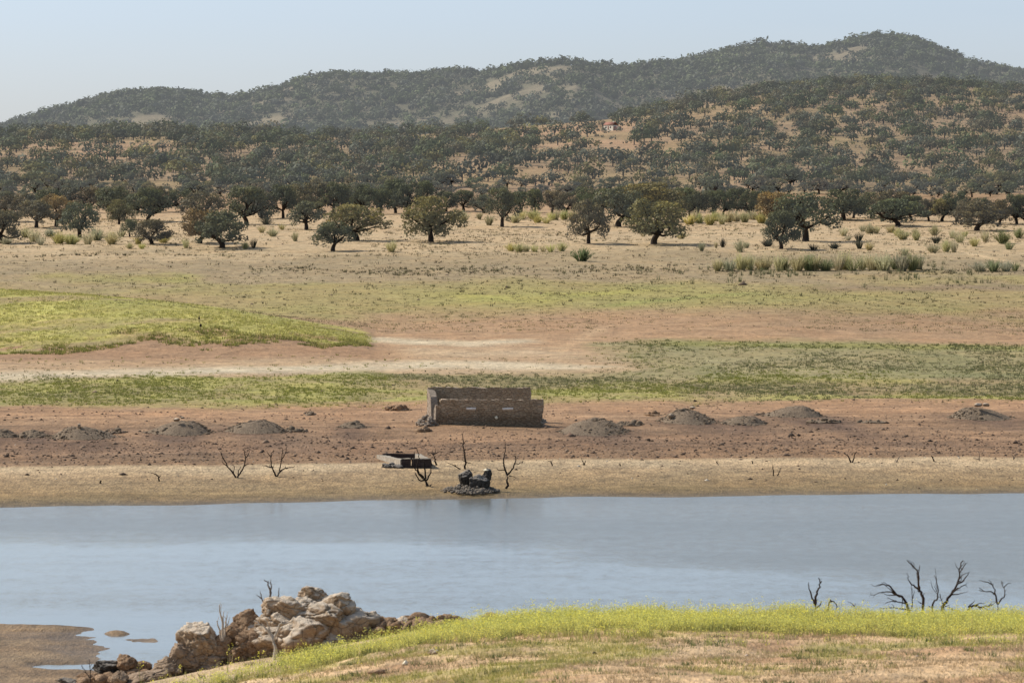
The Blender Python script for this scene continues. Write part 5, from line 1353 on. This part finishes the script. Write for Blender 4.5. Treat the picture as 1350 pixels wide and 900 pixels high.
# weed stalks on the green mound
for px, py, lab in [(262.5, 426, 'upper dark-headed weed stalk on the green mound'), (264.5, 436, 'lower dark-headed weed stalk on the green mound')]:
    p = G(px, py); k = F / p.y; g = Geo()
    tube(g, smooth_path([(0, 0, -.05), (.02, 0, .35), (0, 0, .62)], 3), np.linspace(.03, .02, 7), 5)
    V, T = rock(int(px), (.26, .24, .42), 2, 8, .1); g.add(V + (0, 0, .66), None, T)
    for a in (0, 2.1, 4.2): tube(g, [(0, 0, .2), (math.cos(a) * .1, math.sin(a) * .1, .3), (math.cos(a) * .2, math.sin(a) * .2, .32)], (.02, .02, .01), 4)
    tag(link('weed_stalk', g.mesh('weed_stalk', [M_DEAD]), None, p), lab, 'plant')

# ------------------------------------------------------------------ rock outcrop on the near bank
D0 = 147.5; KR = F / D0
def rk(name, px, py, w, h, seed, mat, dd=0., depth=.9, parent=None, level=5, planes=22, amp=.085, rot=None):
    d = D0 + dd; P0 = at_d(px, py, d); k = F / d
    V, T = rock(seed, (w * 1.1 / k, w * 1.1 / k * depth, h * 1.1 / k), level, planes, amp)
    a = R(rot if rot is not None else (seed * 37) % 30 - 15); ca, sa = math.cos(a), math.sin(a)
    V = np.stack([V[:, 0] * ca - V[:, 2] * sa, V[:, 1], V[:, 0] * sa + V[:, 2] * ca], 1)
    loc = P0 - (parent.location if parent else Vector((0, 0, 0)))
    return link(name, mesh_np(name, V, [T], [mat], None, False), parent, loc)
outc = bpy.data.objects.new('rock_outcrop', None); col.objects.link(outc); outc.location = at_d(425, 862, D0)
tag(outc, 'tall cracked grey-tan rock outcrop with pale top slabs', 'rock outcrop')
SL = [(424, 842, 150, 78, 20, .5), (340, 846, 90, 56, 21, .4), (411, 786, 36, 26, 1, .6), (398, 799, 44, 24, 2, -.1), (368, 800, 54, 30, 3, .2), (386, 803, 44, 30, 13, -.25), (441, 796, 46, 32, 4, .1), (452, 806, 32, 44, 14, -.2), (428, 815, 60, 36, 5, -.5), (404, 815, 56, 30, 15, -.3),
      (372, 820, 58, 40, 6, .0), (398, 842, 96, 62, 7, -.55), (366, 848, 60, 58, 8, -.4), (455, 838, 66, 62, 9, -.3), (482, 838, 40, 56, 10, .1), (474, 822, 30, 40, 16, .2), (436, 850, 50, 40, 11, -.8), (352, 836, 30, 44, 17, .1)]
for a in SL: rk('slab', *a[:5], M_ROCK, a[5], .85, outc)
lump = bpy.data.objects.new('boulder', None); col.objects.link(lump)
bpy.data.objects.remove(lump)
GB = 'rocks along the edge of the near bank'
for n_, px, py, w, h, s, m_, dd, lab in [
 ('boulder', 265, 851, 52, 57, 51, M_ROCK, -.2, 'big rounded tan boulder at the left of the outcrop'),
 ('boulder', 242, 868, 50, 40, 52, M_SAND, -.5, 'sloping tan rock against the left foot of the rounded boulder'),
 ('boulder', 288, 858, 34, 50, 53, M_BROWNROCK, -.3, 'upright brown slab against the right side of the rounded boulder'),
 ('boulder', 222, 882, 44, 30, 54, M_SAND, -.9, 'low tan rock with a dark hollow below the sloping rock'),
 ('boulder', 196, 893, 72, 24, 55, M_SAND, -1.2, 'flat pale sandstone shelf at the bottom left of the rocks'),
 ('boulder', 158, 896, 24, 22, 59, M_SAND, -1.6, 'small pale standing stone on the sandstone shelf'),
 ('boulder', 142, 880, 36, 26, 56, M_DARKROCK, .6, 'dark blocky rock beside the water left of the sandstone shelf'),
 ('boulder', 167, 876, 32, 28, 57, M_BROWNROCK, .4, 'brown peaked rock right of the dark blocky rock'),
 ('boulder', 187, 878, 24, 18, 58, M_BROWNROCK, .3, 'small brown rock between the peaked rock and the sandstone shelf'),
 ('boulder', 272, 874, 72, 30, 66, M_SAND, -.1, 'long low tan rock at the foot of the big rounded boulder'),
 ('boulder', 92, 898, 34, 10, 60, M_DARKROCK, .0, 'flat dark stone at the bottom edge by the sandbar'),
 ('boulder', 118, 892, 30, 12, 65, M_BROWNROCK, .3, 'low brown stone beneath the spindly twig bush'),
 ('boulder', 327, 820, 36, 36, 61, M_BROWNROCK, .3, 'reddish jagged rock between wispy shrub and the outcrop'),
 ('boulder', 312, 840, 44, 44, 62, M_BROWNROCK, .1, 'brown crumbly rock under the wispy dead shrub'),
 ('boulder', 336, 848, 52, 44, 63, M_BROWNROCK, -.2, 'rusty crumbly rock at the foot of the outcrop'),
 ('boulder', 312, 862, 40, 28, 64, M_BROWNROCK, -.4, 'low rusty rock behind the bare earth strip'),
 ('boulder', 506, 832, 34, 40, 71, M_BROWNROCK, .2, 'sloping brown rock at the right end of the outcrop'),
 ('boulder', 533, 826, 30, 28, 73, M_ROCK, .1, 'pointed tan rock in the rubble right of the outcrop'),
 ('boulder', 516, 834, 26, 20, 72, M_SAND, -.1, 'small ochre rock low beside the sloping brown rock'),
 ('boulder', 553, 822, 24, 24, 74, M_BROWNROCK, .2, 'dark brown rock beside the pointed tan rock'),
 ('boulder', 646, 814, 24, 13, 75, M_SAND, .8, 'lone flat tan rock at the crest of the yellow grass')]:
    o = rk(n_, px, py, w, h, s, m_, dd); tag(o, lab, 'rock', GB)
def rubble_wall(name, px0, px1, pyf, hpx, n, s0, seed, mat, label):
    rng = np.random.default_rng(seed); g = Geo(); d = D0 + .2; k = F / d
    p0 = at_d((px0 + px1) / 2, pyf((px0 + px1) / 2), d)
    for q_ in np.arange(px0 + 4, px1, 9.):
        V, T = rock(int(q_) + seed, (30 / k, 1.5, max(hpx(q_) * 1.6, 12) / k), 3, 14, .07); g.add(V + np.array(at_d(q_, pyf(q_) - hpx(q_) * .25, d) - p0), None, T)
    for _ in range(n):
        px = rng.uniform(px0, px1); hh = hpx(px) * rng.uniform(0, 1) ** 1.2; s = rng.lognormal(math.log(s0), .4)
        P0 = at_d(px, pyf(px) - hh, d + rng.normal() * .28)
        V, T = rock(int(rng.integers(1e6)), (s * 1.3, s, s * rng.uniform(.6, 1.)), 2, 9, .06)
        g.add(V + np.array(P0 - p0), None, T)
    o = link(name, g.mesh(name, [mat]), None, p0); tag(o, label, 'rubble'); return o
rubble_wall('rubble_bank', 498, 612, lambda q: np.interp(q, [498, 612], [838, 822]), lambda q: np.interp(q, [498, 520, 560, 600, 612], [26, 20, 16, 9, 3]), 190, .19, 3, M_BROWNROCK, 'low bank of brown rubble running right from the outcrop')
rubble_wall('rubble_bank', 296, 352, lambda q: np.interp(q, [296, 352], [872, 862]), lambda q: np.interp(q, [296, 352], [34, 44]), 110, .2, 4, M_BROWNROCK, 'rusty rubble between the round boulder and the outcrop')
rubble_wall('rubble_bank', 110, 215, lambda q: np.interp(q, [110, 215], [902, 896]), lambda q: 14, 60, .16, 6, M_BROWNROCK, 'scattered brown rubble around the sandstone shelf')
# stones on the near bank
for px, py, w, h, m_, lab in [(534, 876, 8, 7, M_PALE, 'small white stone on the bare slope of near bank'), (572, 862, 14, 9, M_ROCK, 'tan stone at the lower edge of the yellow grass'), (902, 823, 8, 9, M_ROCK, 'grey stone standing within the yellow grass'), (498, 888, 26, 8, M_BROWNROCK, 'dark brown clod on the bare slope of near bank'), (784, 862, 6, 5, M_DKCONC, 'tiny black stone on the near bank')]:
    p = G(px, py, 100., 160.); k = F / p.y
    V, T = rock(int(px), (w / k, w / k * .8, h / k), 3, 10, .08); o = link('stone', mesh_np('stone', V, [T], [m_]), None, p + Vector((0, 0, h / k * .3))); tag(o, lab, 'stone')

# ------------------------------------------------------------------ buildings
def box(name, a, b, mat, parent):
    bm = bmesh.new(); bmesh.ops.create_cube(bm, size=1)
    for v in bm.verts: v.co = Vector((a[i] + (b[i] - a[i]) * (v.co[i] + .5) for i in range(3)))
    bmesh.ops.bevel(bm, geom=bm.edges[:], offset=.02, segments=1, affect='EDGES')
    me = bpy.data.meshes.new(name); bm.to_mesh(me); bm.free(); me.materials.append(mat); return link(name, me, parent)
def gable(name, x0, x1, y0, y1, z, h, mat, parent):
    o_ = .15; ym = (y0 + y1) / 2; t = .12
    V = [(x0 - o_, y0 - o_, z), (x1 + o_, y0 - o_, z), (x1 + o_, ym, z + h), (x0 - o_, ym, z + h), (x0 - o_, y1 + o_, z), (x1 + o_, y1 + o_, z)]
    V += [(a, b, c + t) for a, b, c in V]
    Q = [(0, 1, 2, 3), (3, 2, 5, 4), (6, 9, 8, 7), (9, 10, 11, 8), (0, 6, 7, 1), (4, 5, 11, 10), (0, 3, 9, 6), (3, 4, 10, 9), (1, 7, 8, 2), (2, 8, 11, 5)]
    return link(name, mesh_np(name, V, [Q], [mat]), parent)
p = G(806, 172.5); k = F / p.y
hs = bpy.data.objects.new('farmhouse', None); col.objects.link(hs); hs.location = at_d(796, 171.5, p.y + 4); hs.rotation_euler = (0, 0, R(-44))
tag(hs, 'small white farmhouse with red tiled roof in a hillside clearing', 'farmhouse')
w_ = box('wall', (0, 0, -2.5), (16.5 / k, 9 / k, 6.2 / k), M_WHITEWASH, hs); w_['label'] = 'whitewashed wall'
gable('roof', 0, 16.5 / k, 0, 9 / k, 6.25 / k, 3.6 / k, M_TILE, hs)
for a in (3, 11): box('window', (a / k, -.04, 2.2 / k), ((a + 2.) / k, .05, 4.4 / k), M_GLASSDK, hs)
box('door', (7 / k, -.04, 0), (9 / k, .05, 4.6 / k), M_TILE, hs)
box('chimney', (12.5 / k, 4 / k, 8 / k), (14 / k, 5 / k, 11.5 / k), M_WHITEWASH, hs)
w2 = box('wall', (16.55 / k, 2 / k, -2.5), (24 / k, 8 / k, 4.6 / k), M_PINKWALL, hs); w2['label'] = 'side wing, wall in shadow painted dull pinkish'  # dull wall colour stands for the shaded side of the house
p = G(41, 276); k = F / p.y
sh = bpy.data.objects.new('shed', None); col.objects.link(sh); sh.location = at_d(41, 274, p.y); sh.location.z = p.z
tag(sh, 'white-roofed shed half hidden behind the brownish oaks', 'shed')
box('wall', (-6 / k, 0, -.5), (6 / k, 3, 1.4), M_PINKWALL, sh); gable('roof', -6 / k, 6 / k, 0, 3, 1.45, .7, M_WHITEWASH, sh); box('door', (-1 / k, -.05, -.4), (3 / k, .05, 1.2), M_GLASSDK, sh)

# ------------------------------------------------------------------ light, sky, camera
SUN_AZ = R(-66.0); SUN_EL = R(43.0)
world = bpy.data.worlds.new('World'); scene.world = world; world.use_nodes = True
nt = world.node_tree; nt.nodes.clear(); nb = NB(nt)
sky = nb.n('ShaderNodeTexSky', sky_type='NISHITA'); sky.sun_disc = False; sky.sun_elevation = SUN_EL; sky.sun_rotation = SUN_AZ
sky.air_density = 1.0; sky.dust_density = 1.2; sky.ozone_density = 1.5; sky.altitude = 300
tc = nb.n('ShaderNodeTexCoord').outputs['Generated']
cl = nb.ramp(nb.noise(nb.scalev(tc, (5, 5, 22)), 1.1, 4, .55, .4), .40, .72)
sep_ = nb.n('ShaderNodeSeparateXYZ'); nb.L.new(tc, sep_.inputs[0])
hor = nb.ramp(sep_.outputs[2], .045, .16)
skyc = nb.mix(1., sky.outputs[0], nb.mix(hor, (.91, .97, 1.27, 1), (1.10, 1.02, .95, 1)), 'MULTIPLY')
skyc = nb.mix(nb.math('MULTIPLY', cl, .22), skyc, (5.3, 5.8, 6.4, 1))
bg = nb.n('ShaderNodeBackground'); nb.L.new(skyc, bg.inputs[0]); bg.inputs[1].default_value = .13
wo = nb.n('ShaderNodeOutputWorld'); nb.L.new(bg.outputs[0], wo.inputs[0])
sun = bpy.data.lights.new('sun', 'SUN'); sun.energy = 4.7; sun.angle = R(.53); sun.color = (1., .95, .87)
so = bpy.data.objects.new('sun', sun); col.objects.link(so); so.location = (-200, 100, 300)
dirv = Vector((math.sin(SUN_AZ) * math.cos(SUN_EL), math.cos(SUN_AZ) * math.cos(SUN_EL), math.sin(SUN_EL)))
so.rotation_euler = (-dirv).to_track_quat('-Z', 'Y').to_euler()

cam = bpy.data.cameras.new('camera'); cam.sensor_width = 36; cam.lens = F / 1350 * 36; cam.clip_start = 1; cam.clip_end = 12000
cam.dof.use_dof = True; cam.dof.focus_distance = 430; cam.dof.aperture_fstop = 3.6
co = bpy.data.objects.new('camera', cam); col.objects.link(co); co.location = (0, 0, H); co.rotation_euler = (math.pi / 2 - PITCH, 0, 0)
scene.camera = co
scene.view_settings.view_transform = 'Standard'; scene.view_settings.look = 'None'; scene.view_settings.exposure = 0; scene.view_settings.gamma = 1
scene.cycles.max_bounces = 6; scene.cycles.diffuse_bounces = 3; scene.cycles.transparent_max_bounces = 4
